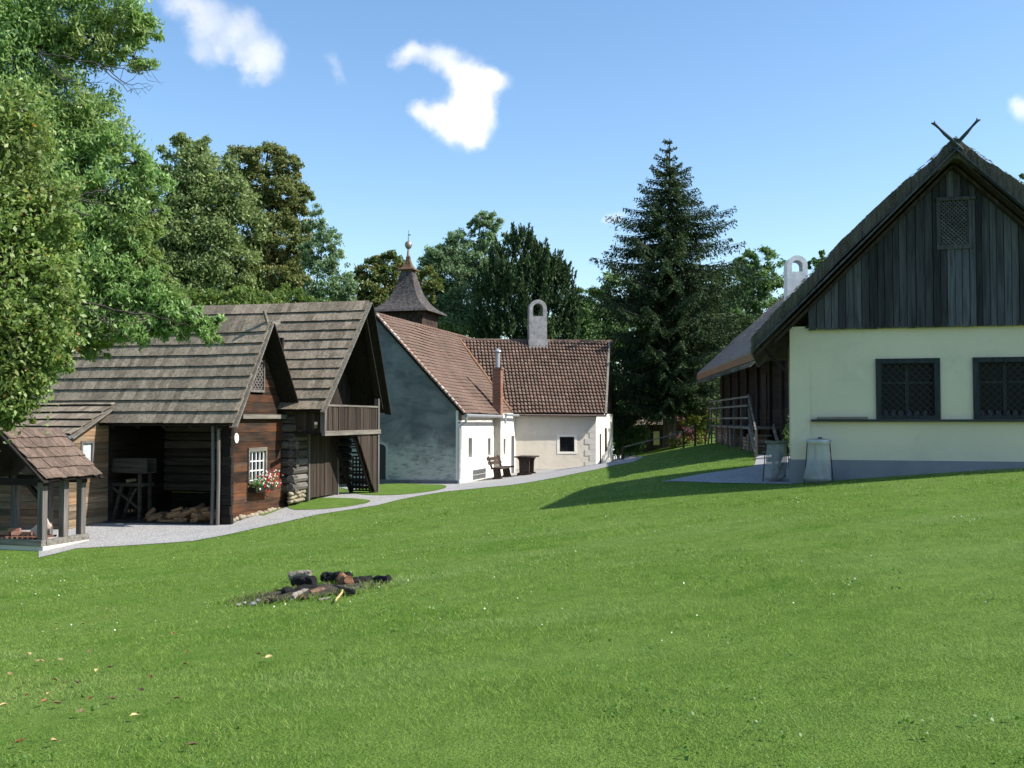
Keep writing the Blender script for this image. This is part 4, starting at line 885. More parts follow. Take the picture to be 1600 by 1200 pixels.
def back_house():
    O = (8.35,30.5,.42); T = R(4.3); B = thing('back_farmhouse', 'reed thatched timber farmhouse with raised gallery behind the cream house', 'house', O, -T)
    Wd = 6.9; xr = Wd/2
    m = MB(); hplanks(m, zlist(-.5,3.5,.28), lambda z: 0, lambda z: 15.3, 0, .12, 1); m.build('timber_wall', wood('smoke_dark_logs', (.006,.005,.005), (.032,.024,.019), 1, .5), B)
    m = MB(); m.box(.13,Wd,.0,.3,-.6,3.4); m.box(.13,Wd,15,15.3,-.6,3.4); m.box(Wd-.3,Wd,.3,15,-.6,3.4); m.build('outer_walls', M_CREAM, B)
    m = MB(); m.prism([(.0,.1,3.4),(Wd,.1,3.4),(xr,.1,6.7)], (0,.12,0)); m.prism([(.0,15.1,3.4),(Wd,15.1,3.4),(xr,15.1,6.7)], (0,.12,0)); m.build('gable_boarding', W_BOARDZ, B)
    thatch(B, -1.0, xr, Wd+1.0, 3.28, 7.25, -.35, 15.7, .3, M_REED, None, .05, .03, 4000, 4, M_REEDST)
    m = MB()
    for i in range(26): y = .1+i*.6; m.beam((-1.12,y,2.80), (.2,y,3.97), .08, .1)
    m.build('rafters', W_GREYX, B)
    m = MB(); m.box(-1.03,-.93,-.3,15.6,2.97,3.2); m.build('eave_band', plain('cut_reed_ends', (.26,.15,.085), .9, .1, 0, .35, 14, .01), B)
    for y in (.6,2.6,5.0,7.4,9.6,11.8,14.2):
        m = MB(); m.box(-.09,-.01,y-.1,y+.1,-.4,3.4); m.build('wall_post', W_DARKV, B)
    m = MB(); m.box(-.94,-.01,1.2,11.3,.86,.94); m.build('gallery_floor', W_GREYY, B)
    ps = [1.3+i*1.62 for i in range(7)]
    for y in ps:
        m = MB(); m.box(-.965,-.905,y-.03,y+.03,-.5,1.95); m.build('gallery_post', W_GREYZ, B)
    m = MB()
    for z in (1.9, 1.62, 1.22): m.box(-1.0,-.966,1.2,11.3,z-.04,z+.02)
    m.build('gallery_rails', W_GREYY, B)
    m = MB()
    for i in range(5): m.box(-.7,-.3,-.05+.25*i,.2+.25*i,.12*0+.0+.16*i,.04+.16*i)
    m.beam((-.95,-.1,.0), (-.95,1.2,.95), .05, .18); m.beam((-.2,-.1,.0), (-.2,1.2,.95), .05, .18); m.beam((-.97,-.2,.8), (-.97,1.25,1.95), .05, .06); m.beam((-.97,-.2,-.3), (-.97,-.2,.85), .07, .07); m.beam((-.97,-.0,.5), (-.97,1.25,1.5), .04, .05); m.build('gallery_stairs', W_GREYY, B)
    m = MB(); m.beam((-.95,11.3,1.9), (-.95,13.2,.1), .06, .06); m.beam((-.95,11.3,.9), (-.95,12.4,-.1), .05, .14); m.build('gallery_ramp', W_GREYY, B)
    m = MB(); arch_chimney(m, (2.25,9.6), .80, .7, 4.6, 7.66, .42, .46); m.build('arched_chimney', plaster('white_chimney_plaster', (.78,.77,.75), (.7,.69,.68)), B)
    m = MB()
    for a, z0, z1, y0 in ((.0,.0,2.0,6.2), (0,.95,2.75,3.4)): m.box(-.03,-.004,y0,y0+.9,z0,z1)
    m.build('dark_door', W_DARKV, B)
    M2 = Matrix.Translation(O) @ Matrix.Rotation(-T,4,'Z')
    # stacked roof tiles stored under the gallery
    M_ST = tiles_mat('stored_tiles', [(.30,.19,.15), (.24,.14,.11), (.36,.27,.22)]); first = None
    for i, (y, h) in enumerate(((2.2,.6),(3.2,.5),(6.9,.72),(7.8,.66),(8.9,.74),(9.8,.7),(10.7,.74))):
        m = MB()
        for k in range(int(h/.11)):
            for q in range(3): m.box(-.25+random.uniform(-.02,.02), .25+random.uniform(-.02,.02), -.38+q*.26, -.14+q*.26, k*.11, k*.11+.085)
        o = m.build('tile_stack', M_ST, None); p = M2 @ Vector((-.55,y,0)); o.location = (p.x,p.y,gz(p.x,p.y)); o.rotation_euler = (0,0,-T)
        tag(o, 'stack of old bricks and tiles stored under the timber gallery', 'stack', 'stacks stored under the gallery')
    return M2
BH_M = back_house()
# ------------------------------------------------------------------ bench and table by the white wall
def bench():
    C = Matrix.Translation((-2.05,38,-.86)) @ Matrix.Rotation(-R(14.8),4,'Z'); p = C @ Vector((.75,2.9,0)); z = gz(p.x, p.y)
    b = thing('garden_bench', 'dark wooden bench with plank back against the sunlit white wall', 'bench', (p.x,p.y,z), -R(14.8))
    D = wood('dark_stained_wood', (.025,.018,.014), (.085,.062,.05), 1, .25)
    m = MB(); [m.box(-.02+i*.16,.13+i*.16,-.95,.95,.43,.48) for i in range(3)]; m.build('seat', D, b)
    m = MB(); [m.par((-.1-.05*i,-.95,.58+i*.16), (0,1.9,0), (-.05,0,.13), (.03,0,.01)) for i in range(2)]; m.build('backrest', D, b)
    for y in (-.7,.7):
        m = MB(); m.prism([(-.05,y-.05,.0),(.42,y-.05,.0),(.36,y-.05,.12),(.3,y-.05,.42),(.02,y-.05,.42),(.06,y-.05,.12)], (0,.1,0)); m.build('leg', D, b)
        m = MB(); m.beam((-.02,y,.4), (-.2,y,.92), .07,.05, (0,1,0)); m.build('back_post', D, b)
    p = C @ Vector((1.75,3.75,0)); z = gz(p.x, p.y)
    t = thing('garden_table', 'small dark wooden garden table on slab legs beside the bench', 'table', (p.x,p.y,z), -R(14.8))
    m = MB(); [m.box(-.36+i*.19,-.18+i*.19,-.62,.62,.72,.775) for i in range(4)]; m.build('tabletop', D, t)
    for y in (-.38,.38):
        m = MB(); m.prism([(-.3,y-.05,0),(.3,y-.05,0),(.3,y-.05,.08),(.2,y-.05,.12),(.22,y-.05,.6),(.3,y-.05,.72),(-.3,y-.05,.72),(-.22,y-.05,.6),(-.2,y-.05,.12),(-.3,y-.05,.08)], (0,.1,0)); m.build('leg', D, t)
    m = MB(); m.box(-.05,.05,-.33,.33,.25,.4); m.build('stretcher', D, t)
bench()

# ------------------------------------------------------------------ litter sack stands
def bagmesh(h, r0, r1, seed, crumple=.12, foot=0):
    m = MB(); n, k = 56, 44
    for i in range(k+1):
        t = i/k; z = h*(1-t); r = r0+(r1-r0)*t; r *= (1-.75*max(0,(t-.86)/.14)**2)
        for j in range(n):
            a = 2*math.pi*j/n; q = 1+crumple*(.4+t)*mnoise.noise(Vector((math.cos(a)*1.6+seed, math.sin(a)*1.6, z*2.2)))+.035*math.sin(a*9+seed+2*z)*(1-.6*t)+.11*abs(mnoise.noise(Vector((math.cos(a)*4+seed, math.sin(a)*4, z*6))))*(.3+t)
            m.v.append((r*q*math.cos(a)+foot*t*t, r*q*math.sin(a), z))
    for i in range(k):
        for j in range(n): j2 = (j+1) % n; m.f.append((i*n+j, (i+1)*n+j, (i+1)*n+j2, i*n+j2)); m.m.append(0)
    return m
def bagmat(name, col, tr):
    m, nt, b = newmat(name, .3, .5); b.inputs['Base Color'].default_value = (*col,1)
    t = N(nt,'ShaderNodeBsdfTransparent'); tl = N(nt,'ShaderNodeBsdfTranslucent'); tl.inputs['Color'].default_value = (*col,1)
    a = N(nt,'ShaderNodeMixShader',Fac=.35); L(nt,b.outputs[0],a.inputs[1]); L(nt,tl.outputs[0],a.inputs[2])
    x = N(nt,'ShaderNodeMixShader',Fac=tr); L(nt,a.outputs[0],x.inputs[1]); L(nt,t.outputs[0],x.inputs[2]); L(nt,x.outputs[0],nt.nodes['Material Output'].inputs['Surface'])
    bumpn(nt,b,noisen(nt,coords(nt,(9,9,4)),1.5,5,.6,1.),.03,.8); return m
def bins():
    for i, (px, py, Y, lab, tr, lid) in enumerate(((1280,757,21.45,'litter stand with grey lid and pale clear sack by the plinth',.35,True), (1214,755,22.6,'lidless looking litter stand with dark filled sack left of the house corner',.12,False))):
        p = at(px,py,Y); z = gz(p.x,p.y); b = thing('litter_stand', lab.replace('lidless looking ','') if not lid else lab, 'litter bin', (p.x,p.y,z), .3*i)
        m = MB(); m.lathe((0,0,.9), [(.235,-.05),(.25,-.03),(.25,.0)], 24) if not lid else m.lathe((0,0,.9), [(.255,-.05),(.262,.0),(.25,.03),(.12,.055),(.05,.06)], 24); m.build('lid' if lid else 'rim', M_METAL if lid else plain('olive_green_metal',(.10,.13,.10),.5), b)
        if lid: m = MB(); m.box(-.04,.04,-.1,-.06,.955,.985); m.build('lid_handle', M_BLACK, b)
        for a in (-.3*i+.08, -.3*i+math.pi-.08, -.3*i+1.57):
            m = MB(); m.tube([(.24*math.cos(a),.24*math.sin(a),.87), (.31*math.cos(a),.31*math.sin(a),-.02)], .011, 6); m.build('leg', M_BLACK, b)
        bagmesh(.86, .205, .285 if lid else .22, i*5, .24, 0 if lid else -.08).build('sack', bagmat('clear_sack',(.6,.63,.64),.58) if lid else bagmat('filled_sack',(.42,.45,.46),.5), b, True)
        m = MB()
        for k in range(26): m.blob((random.uniform(-.13,.13),random.uniform(-.13,.13),.07+random.random()*(.25 if lid else .55)), (.08,.07,.055), .4, k, 7, 5)
        m.build('litter', tiles_mat('litter', [(.1,.11,.12),(.5,.5,.5),(.2,.18,.15),(.08,.1,.16),(.35,.37,.4)]), b)
bins()

# ------------------------------------------------------------------ sloping handrail, far hut, far bits
def rail():
    pts = [at(973,726,46), at(1068,706,45.6), at(1086,700,44)]
    pts = [Vector((p.x,p.y,gz(p.x,p.y))) for p in pts]
    f = thing('path_handrail', 'thin sloping wooden handrail on posts beside the back path', 'handrail', tuple(pts[0]))
    o = pts[0]; tops = [at(973,699,46), at(1068,675,45.6), at(1086,664,44)]
    for p, t in zip(pts, tops): m = MB(); m.tube([p-o-Vector((0,0,.2)), t-o+Vector((0,0,.05))], [.05,.045], 7); m.build('post', W_BROWNZ, f)
    m = MB(); m.tube([t-o for t in tops], .022, 6); m.build('rail', W_GREYX, f)
rail()
def hut():
    p = at(1030,706,60); z = gz(p.x,p.y); h = thing('small_hut', 'small dark hut with grey shingle pyramid roof behind the spruce trunk', 'hut', (p.x,p.y,z), -R(20))
    m = MB(); vboards(m, -1.1, 1.1, lambda y: -.4, lambda y: 1.75, -1.1, .06, .2, 0); vboards(m, -1.1, 1.1, lambda y: -.4, lambda y: 1.75, 1.04, .06, .2, 0); vboards(m, -1.1,1.1, lambda y: -.4, lambda y: 1.75, 1.04, .06, .2, 1); vboards(m, -1.1,1.1, lambda y: -.4, lambda y: 1.75, -1.1, .06, .2, 1); m.build('walls', W_DARKV, h)
    m = MB(); m.box(-.1,.25,-1.14,-1.1,.5,1.3); m.box(.55,.9,-1.14,-1.1,.0,1.6); m.build('yellow_panels', plain('pale_yellow_panel',(.5,.42,.2)), h)
    m = MB()
    for q in range(4):
        a = Vector(((1,0,0),(0,1,0),(-1,0,0),(0,-1,0))[q]); e = Vector(((0,-1,0),(1,0,0),(0,1,0),(-1,0,0))[q])
        courses(m, e*1.6+Vector((0,0,1.65)), a, -e*1.6+Vector((0,0,1.6)), lambda s: -1.6+s*.707, lambda s: 1.6-s*.707, 2.24, 9, .2, .02, .03)
    m.build('roof', W_ROOF, h)
    m = MB(); m.lathe((0,0,0), [(1.55,1.62),(.02,3.22)], 4, 0); m.build('roof_boards', W_DARK, h)
    p = at(961,716,57); c = thing('garden_chair', 'white plastic garden chair at the far path by the hedge', 'chair', (p.x,p.y,gz(p.x,p.y)), .5)
    m = MB(); m.box(-.25,.25,-.25,.25,.4,.44); m.build('seat', M_WHITE, c)
    m = MB(); m.par((-.25,.24,.42), (.5,0,0), (0,.12,.48), (0,.03,0)); m.build('backrest', M_WHITE, c)
    for x in (-.22,.22):
        for y in (-.22,.22): m = MB(); m.beam((x,y,0),(x*.95,y*.95,.42),.05,.05); m.build('leg', M_WHITE, c)
    p = at(1072,698,58); f = thing('red_fence', 'low red picket fence in the far garden', 'fence', (p.x,p.y,gz(p.x,p.y)+.2), -.1)
    m = MB(); [m.box(-1.2+i*.17,-1.12+i*.17,0,.03,0,.75) for i in range(14)]; m.build('pickets', plain('faded_red_paint',(.30,.07,.05)), f)
    m = MB(); m.box(-1.25,1.25,.031,.06,.15,.22); m.box(-1.25,1.25,.031,.06,.5,.57); m.build('rails', plain('faded_red_rail',(.28,.07,.05)), f)
hut()

# ------------------------------------------------------------------ trees
BARK = wood('bark', (.03,.026,.02), (.12,.105,.085), 2, .2); BARKD = wood('dark_bark', (.022,.018,.014), (.075,.06,.048), 2, .2)
def leaf_quads(C, nrm_up, size, aspect, rng):
    n = len(C); d = rng.normal(size=(n,3)); d[:,2] -= nrm_up[1]; d /= np.linalg.norm(d,axis=1)[:,None]
    q = rng.normal(size=(n,3)); q[:,2] += nrm_up[0]; q /= np.linalg.norm(q,axis=1)[:,None]
    s = np.cross(d,q); s /= np.linalg.norm(s,axis=1)[:,None]+1e-9
    ln = (size*rng.uniform(.65,1.35,n))[:,None]; w = ln*aspect
    nn = np.cross(d,s); fold = nn*w*.18
    return np.stack([C-d*ln*.5, C+s*w*.5+fold-d*ln*.08, C+d*ln*.5, C-s*w*.5+fold-d*ln*.08],1).reshape(-1,3)
def tree(name, label, base, top, r0, blobs, leaf, bark, nleaf, size, aspect=.55, up=(1.2,.3), sub=.30, subk=26, group=None, flat=.7, seed=1, twigs=True, shell=.5, bend=.3, lim=9., extra=(), droop=False, outl=(.18,1.18)):
    """blobs = (centre, radius vector) clumps of the crown; every clump gets a limb from the trunk and twigs to its leaf sprays."""
    rng = np.random.default_rng(seed); rd = random.Random(seed)
    bz = gz(base[0], base[1]); t = thing(name, label, 'tree', (base[0],base[1],bz), 0, group); o = Vector((base[0],base[1],bz))
    top = Vector(top)-o; m = MB(); n = 9
    tr = [Vector((top.x*(i/n)**1.3+rd.uniform(-1,1)*.02*top.z*(0<i<n), top.y*(i/n)**1.3+rd.uniform(-1,1)*.02*top.z*(0<i<n), top.z*i/n-(.3 if i == 0 else 0))) for i in range(n+1)]
    m.tube(tr, [r0*(1.35 if i == 0 else (1-.9*i/n)) for i in range(n+1)], 9)
    vol = [(b[1][0]*b[1][1]+b[1][1]*b[1][2]+b[1][0]*b[1][2])**.85 for b in blobs]; tot = sum(vol); allC = []
    for (c, r), v in zip(blobs, vol):
        c = Vector(c)-o; r = Vector(r)
        hz = min(top.z*.97, c.z+.22*math.hypot(c.x,c.y)) if droop else max(top.z*.12, min(top.z*.97, c.z-.45*math.hypot(c.x,c.y)-.2*r.z)); i = min(n-1, int(hz/top.z*n)); f = hz/top.z*n-i; s = tr[i].lerp(tr[i+1], max(0,min(1,f)))
        rr = min(lim, max(.02, r0*(1-.9*hz/top.z)*.5)); mid = s.lerp(c,.55)+Vector((0,0,bend*(c-s).length*.25))
        m.tube([s, s.lerp(mid,.5)+Vector((0,0,.02)), mid, c], [rr, rr*.8, rr*.6, rr*.25], 6)
        k = max(6, int(subk*(v/tot)*len(blobs))); per = max(3, int(nleaf*v/tot/k))
        for _ in range(k):
            d = rng.normal(size=3); d /= np.linalg.norm(d); rad = rng.uniform(shell,1.0)**.6 * (rng.uniform(1.05,outl[1]) if rng.random() < outl[0] else 1)
            p = np.array([c.x+d[0]*r.x*rad, c.y+d[1]*r.y*rad, c.z+d[2]*r.z*rad]); sr = sub*(r.x+r.z)/2*rng.uniform(.6,1.4)
            if twigs:
                e = Vector(p); q = c.lerp(e,.5)+Vector((0,0,.12*(e-c).length)); m.tube([c.lerp(e,.05), q, e], [rr*.22,rr*.14,.006], 3, False)
            pts = rng.normal(size=(int(per*rng.uniform(.5,1.5))+1,3))*sr*np.array([.55,.55,.55*flat]); pts[:,2] -= .12*(pts[:,0]**2+pts[:,1]**2)/max(sr,.01)
            allC.append(pts+p)
    for pl in extra:
        P0 = [at(q[0],q[1],q[2])-o for q in pl]; pp, rr_ = [], []
        for (a, qa), (b_, qb) in zip(zip(P0, pl), zip(P0[1:], pl[1:])):
            for h in range(5): pp.append(a.lerp(b_, h/5)+Vector((rd.uniform(-1,1),rd.uniform(-1,1),rd.uniform(-1,1)))*.022); rr_.append((qa[3]+(qb[3]-qa[3])*h/5)*.62)
        pp.append(P0[-1]); rr_.append(.0015); m.tube(pp, rr_, 5)
        for h in range(2, len(pp)-1, 2):
            e = (pp[-1]-pp[0]).normalized()*.5+Vector((rd.uniform(-.4,.4),rd.uniform(-.5,.5),rd.uniform(-.9,.5))); ln = rd.uniform(.15,.55)
            m.tube([pp[h], pp[h]+e*ln*.5+Vector((0,0,rd.uniform(-.05,.05))), pp[h]+e*ln+Vector((rd.uniform(-.1,.1),0,rd.uniform(-.05,.12)))], [rr_[h]*.5,.004,.0012], 4)
    m.build('trunk', bark, t, True)
    fast_mesh('crown', leaf_quads(np.concatenate(allC), up, size, aspect, rng), 4, leaf, t)
    return t
def BL(lst, Y, dk=1.0):
    out = []
    for q in lst:
        px, py, r = q[:3]; ry = q[3] if len(q) > 3 else r; dy = q[4] if len(q) > 4 else 0
        out.append((at(px,py,Y+dy), (r/FPX*Y, r/FPX*Y*dk, ry/FPX*Y)))
    return out
LF_BRIGHT = leafmat('bright_leaves', [(0,(.055,.084,.021)),(.45,(.092,.132,.038)),(.9,(.135,.175,.06)),(.985,(.17,.18,.05)),(1,(.26,.10,.04))], .38, .45, (1.1,(.10,.125,.035),.6), 2.15, .4)
LF_ASH = leafmat('ash_leaves', [(0,(.05,.085,.028)),(.5,(.08,.125,.042)),(1,(.13,.175,.07))], .42, .45, (.5,(.19,.19,.05),.5), 2.75, .4)
LF_AIRY = leafmat('airy_leaves', [(0,(.045,.07,.032)),(.5,(.07,.105,.05)),(1,(.11,.145,.08))], .38, .45, None, 2.5, .4)
LF_GREY = leafmat('greygreen_leaves', [(0,(.04,.058,.022)),(.5,(.07,.095,.036)),(1,(.11,.13,.055))], .34, .5, None, 2.7, .3)
LF_BROWN = leafmat('browning_leaves', [(0,(.036,.052,.017)),(.5,(.06,.076,.025)),(.88,(.085,.088,.034)),(1,(.11,.08,.035))], .34, .5, None, 2.6)
LF_PALE = leafmat('pale_leaves', [(0,(.05,.085,.032)),(1,(.095,.145,.055))], .35, .45, None, 1.7, .2)
LF_LIME = leafmat('lime_leaves', [(0,(.055,.095,.02)),(.6,(.09,.135,.032)),(1,(.14,.165,.045))], .36, .5, None, 1.45)
LF_AUT = leafmat('autumn_leaves', [(0,(.04,.068,.02)),(.6,(.07,.095,.026)),(.9,(.11,.105,.035)),(1,(.16,.085,.04))], .35, .5)
LF_YEW = leafmat('dark_conifer_sprays', [(0,(.014,.03,.012)),(.6,(.03,.055,.02)),(1,(.06,.085,.03))], .15, .6, None, 1.6, .15)
LF_SPR = leafmat('spruce_needles', [(0,(.012,.026,.012)),(.6,(.026,.05,.02)),(.93,(.045,.07,.025)),(1,(.075,.075,.03))], .1, .6, (.35,(.06,.09,.025),.35), 1.15, .12)
LF_DEEP = leafmat('deep_green_leaves', [(0,(.024,.045,.014)),(1,(.065,.10,.03))], .34, .5, None, 2.2)
LF_YEL = leafmat('yellow_leaves', [(0,(.06,.085,.015)),(1,(.16,.17,.03))], .35, .6, None, 1.1)
LF_PURP = leafmat('purple_leaves', [(0,(.05,.018,.025)),(1,(.12,.05,.06))], .25, .5)

def trees():
    # near foliage at the left edge
    tree('leafy_tree', 'bright green broad-leaved tree filling the left edge of the lawn', (-7.4,10.4), (-6.9,10.2,6.2), .16,
         BL([(0,175,55),(35,225,48),(5,300,80),(62,315,50),(20,395,80),(82,410,40),(105,350,24),(10,490,80),(66,500,48),(100,470,24),(0,570,60),(42,565,40),(75,545,28),(25,615,34),(62,595,22),(5,650,26),(40,640,16),(95,560,16),(-60,300,110),(-70,450,120),(-60,580,90)], 10), LF_BRIGHT, BARK, 54000, .056, .55, (.9,.6), .36, 80, seed=3, shell=.1, lim=.03, outl=(.4,1.6), droop=True)
    tree('ash_tree', 'tall ash tree at left with drooping branches hanging over the barn roof', (-10.5,16.2), (-8.6,16,11.2), .24,
         BL([(40,20,60),(110,15,60),(185,20,48),(225,45,26,40),(150,70,50,35),(210,90,25,25),(60,70,60),
             (30,150,75),(110,170,60),(160,215,48),(75,235,75),(140,290,62),(210,255,38,30),(235,290,36,28),(190,330,55),(100,340,70),(240,330,24),(150,400,68),(215,400,36,40),(240,370,22),
             (100,460,70),(180,460,60),(235,460,34,36),(265,485,34,22),(205,510,45,28),(300,495,32,16),(325,520,20,20),(305,505,26,18),(260,470,34,26),(245,440,30,30),(280,500,30,22),(255,520,24,16),(340,505,14,10),(140,520,50,30),(70,520,60),(150,546,24,14),(-50,150,110),(-60,350,120),(-40,480,100)], 15.5), LF_ASH, BARK, 150000, .085, .36, (.8,.8), .3, 40, flat=.75, seed=5, shell=.25, lim=.045, droop=True, outl=(.3,1.4), extra=[
             [(60,80,14.6,.022),(100,90,14.2,.02),(150,100,13.9,.016),(200,130,13.6,.009),(236,133,13.6,.003)], [(150,100,13.8,.012),(205,112,13.6,.01),(252,108,13.6,.003)], [(160,104,13.6,.014),(200,140,13.5,.008),(240,134,13.5,.003)], [(205,112,13.6,.006),(232,100,13.6,.002)], [(60,85,13.7,.02),(110,130,13.6,.01),(165,128,13.6,.004)],
             [(40,300,12.9,.05),(90,300,12.8,.035),(130,305,12.7,.03),(165,296,12.7,.018),(190,285,12.7,.006)], [(85,302,12.8,.025),(130,315,12.6,.02),(190,320,12.6,.007)], [(50,312,12.5,.03),(100,322,12.4,.024),(148,338,12.4,.012)],
             [(60,440,13,.045),(120,470,12.9,.035),(180,485,12.8,.025),(240,492,12.8,.016),(300,512,12.8,.006)], [(120,470,12.9,.02),(160,500,12.8,.015),(205,530,12.8,.005)], [(240,492,12.8,.012),(215,505,12.8,.008),(190,500,12.7,.004)], [(70,465,12.8,.03),(110,500,12.7,.02),(180,500,12.7,.007)], [(250,494,12.8,.008),(285,520,12.8,.005),(292,535,12.8,.002)]])
    # bare twigs under the topmost branch, part of nothing else: they belong to the ash (built as its limbs)
    G = 'trees behind the barns'
    tree('broad_tree', 'tall dense grey green tree rising behind the front barn', (at(300,600,52).x,52), at(300,235,52), .38,
         BL([(285,250,36,40),(320,265,42),(262,300,48),(350,300,44),(305,320,60),(250,360,55),(360,360,52),(310,390,64),(262,420,58),(350,420,56),(300,450,60),(235,430,50),(375,330,32),(228,290,26,40),(322,232,12,20),(285,222,12,16)], 52), LF_GREY, BARKD, 90000, .19, .5, (.8,.3), .27, 34, G, seed=7, shell=.45)
    tree('brown_tree', 'tall browning tree with dark gaps behind the second barn', (at(430,600,54).x,54), at(418,240,54), .36,
         BL([(378,252,26,22),(415,250,36,24),(450,262,22,20),(395,290,34,30),(445,300,36,26),(470,310,20,16),(425,335,38,28),(468,345,22,22),(440,380,42,30),(405,390,28,26),(468,400,20,26),(430,430,46,30),(460,455,34,24),(400,450,32,28),(385,322,22,20)], 54), LF_BROWN, BARKD, 60000, .18, .55, (.8,.3), .27, 32, G, seed=9, shell=.5)
    tree('slender_tree', 'slender loose pale green tree right of the browning tree', (at(495,600,50).x,50), at(497,330,50), .12,
         BL([(497,340,13,20),(510,375,22,18),(485,390,16,18),(525,405,20,18),(500,415,26,20),(535,440,22,18),(515,450,28,18),(490,455,18,20),(545,462,16,14),(482,350,7,12)], 50), LF_AIRY, BARKD, 12000, .15, .5, (.7,.4), .3, 22, G, seed=11, shell=.4)
    tree('bushy_tree', 'low light green bushy tree showing just above the barn ridges', (at(400,600,44).x,44), at(400,460,44), .12,
         BL([(385,462,30,16),(420,460,30,17),(360,474,30,16),(455,468,28,16),(490,472,26,13),(330,474,34,20),(290,480,40,24),(410,485,70,20)], 44), LF_LIME, BARKD, 16000, .15, .55, (.9,.3), .3, 24, G, seed=13)
    tree('autumn_tree', 'small yellow and russet tinted tree left of the bell turret', (at(585,600,56).x,56), at(588,420,56), .15,
         BL([(605,412,24,16),(580,425,24,20),(560,440,20,18),(620,430,28,22),(590,450,36,22),(550,460,26,16),(625,460,30,26),(665,440,22,22),(680,455,16,20),(600,480,46,20)], 56), LF_AUT, BARKD, 20000, .2, .55, (.8,.3), .3, 24, G, seed=15)
    tree('airy_tree', 'tall airy light green tree between turret and dark evergreen', (at(728,600,60).x,60), at(752,335,60), .25,
         BL([(755,338,16,14),(775,350,16,12),(740,350,12,12),(790,372,10,10),(720,372,22,16),(760,378,20,18),(690,395,26,16),(735,405,28,22),(672,415,22,18),(705,430,34,26),(680,460,34,26),(725,465,36,30),(760,430,26,30),(700,500,44,24),(745,510,44,24),(660,490,26,24),(790,395,8,8)], 60), LF_AIRY, BARKD, 62000, .17, .45, (.8,.5), .3, 34, G, seed=17, shell=.35)
    # evergreen of upright sprays
    def yew():
        rng = np.random.default_rng(21); rd = random.Random(21); Y = 58; b = at(825,600,Y); bz = gz(b.x,Y); o = Vector((b.x,Y,bz))
        t = thing('dark_evergreen', 'dense dark evergreen with upright sprays behind the arched grey chimney', 'tree', tuple(o), 0, G)
        m = MB(); m.tube([(0,0,-.2),(0,0,3),(.2,0,9)], [.35,.28,.08], 8); C, D = [], []
        spec = [(820,378,20,24),(805,385,14,24),(845,400,20,20),(785,410,26,28),(835,415,36,30),(868,420,18,20),(800,440,40,34),(850,440,34,30),(880,440,16,22),(770,450,26,32),(825,470,56,36),(880,470,22,30),(765,490,30,34),(895,490,14,26),(820,510,66,36),(885,510,24,28),(760,520,30,26)]
        for px, py, rx, rzp in spec:
            c = at(px,py,Y)-o; r = rx/FPX*Y; rz_ = rzp/FPX*Y; k = int(14+r*r*26)
            m.tube([(0,0,max(.5,c.z*.5)), (c.x*.6,c.y*.6,c.z*.75), tuple(c)], [.1,.06,.03], 5)
            for _ in range(k):
                d = rng.normal(size=3); d /= np.linalg.norm(d); p = np.array([c.x+d[0]*r*rng.uniform(.3,1), c.y+d[1]*r*.9*rng.uniform(.3,1), c.z+d[2]*rz_*rng.uniform(.3,1)-.3])
                out = np.array([p[0],p[1],0])*.10+np.array([0,0,1.]); out /= np.linalg.norm(out); h = rng.uniform(.5,1.15); n = int(60*h)
                q = rng.random(n); pts = p+out*(q[:,None]*h)+rng.normal(size=(n,3))*.11*(1.1-q[:,None]); C.append(pts); D.append(out+rng.normal(size=(n,3))*.45)
        C = np.concatenate(C); D = np.concatenate(D); D /= np.linalg.norm(D,axis=1)[:,None]; s = np.cross(D, rng.normal(size=C.shape)); s /= np.linalg.norm(s,axis=1)[:,None]; n = len(C)
        ln = rng.uniform(.18,.32,n)[:,None]; w = ln*.3
        m.build('trunk', BARKD, t); fast_mesh('crown', np.stack([C-D*ln*.5, C+s*w*.5, C+D*ln*.5, C-s*w*.5],1).reshape(-1,3), 4, LF_YEW, t)
    yew()
    tree('broad_tree', 'pale tree peeping out right of the dark evergreen', (at(915,600,66).x,66), at(915,490,66), .15, BL([(905,470,16,20),(920,495,22,20),(940,505,22,20),(900,505,26,26),(925,530,34,20),(955,520,20,26)], 66), LF_PALE, BARKD, 9000, .22, .5, (.8,.3), .32, 20, G, seed=23)
    tree('broad_tree', 'light green tree right of the spruce above the reed roof', (at(1185,600,66).x,66), at(1180,410,66), .25, BL([(1165,410,20,18),(1190,405,22,16),(1150,440,22,24),(1180,440,32,26),(1210,430,20,24),(1160,480,34,28),(1200,475,28,28),(1175,520,40,28),(1140,520,24,30),(1225,500,24,40),(1160,560,50,30)], 66), LF_PALE, BARKD, 24000, .23, .5, (.8,.4), .3, 26, G, seed=25)
    tree('broad_tree', 'tree top peeping over the thatch just right of the white chimney', (at(1290,600,62).x,62), at(1280,420,62), .2, BL([(1280,402,9,10),(1272,415,12,10),(1290,418,16,12),(1300,440,26,20),(1280,450,26,24),(1330,430,30,30)], 62), LF_DEEP, BARKD, 7000, .2, .5, (.8,.3), .3, 22, G, seed=27)
    tree('broad_tree', 'tree showing behind the cream house at the right edge of the picture', (at(1640,600,50).x,50), at(1630,280,50), .3, BL([(1592,283,10,10),(1600,300,16,14),(1630,290,30,26),(1650,330,60,50),(1610,330,30,30),(1680,400,80,80)], 50), LF_DEEP, BARKD, 14000, .2, .5, (.8,.3), .3, 24, G, seed=29)
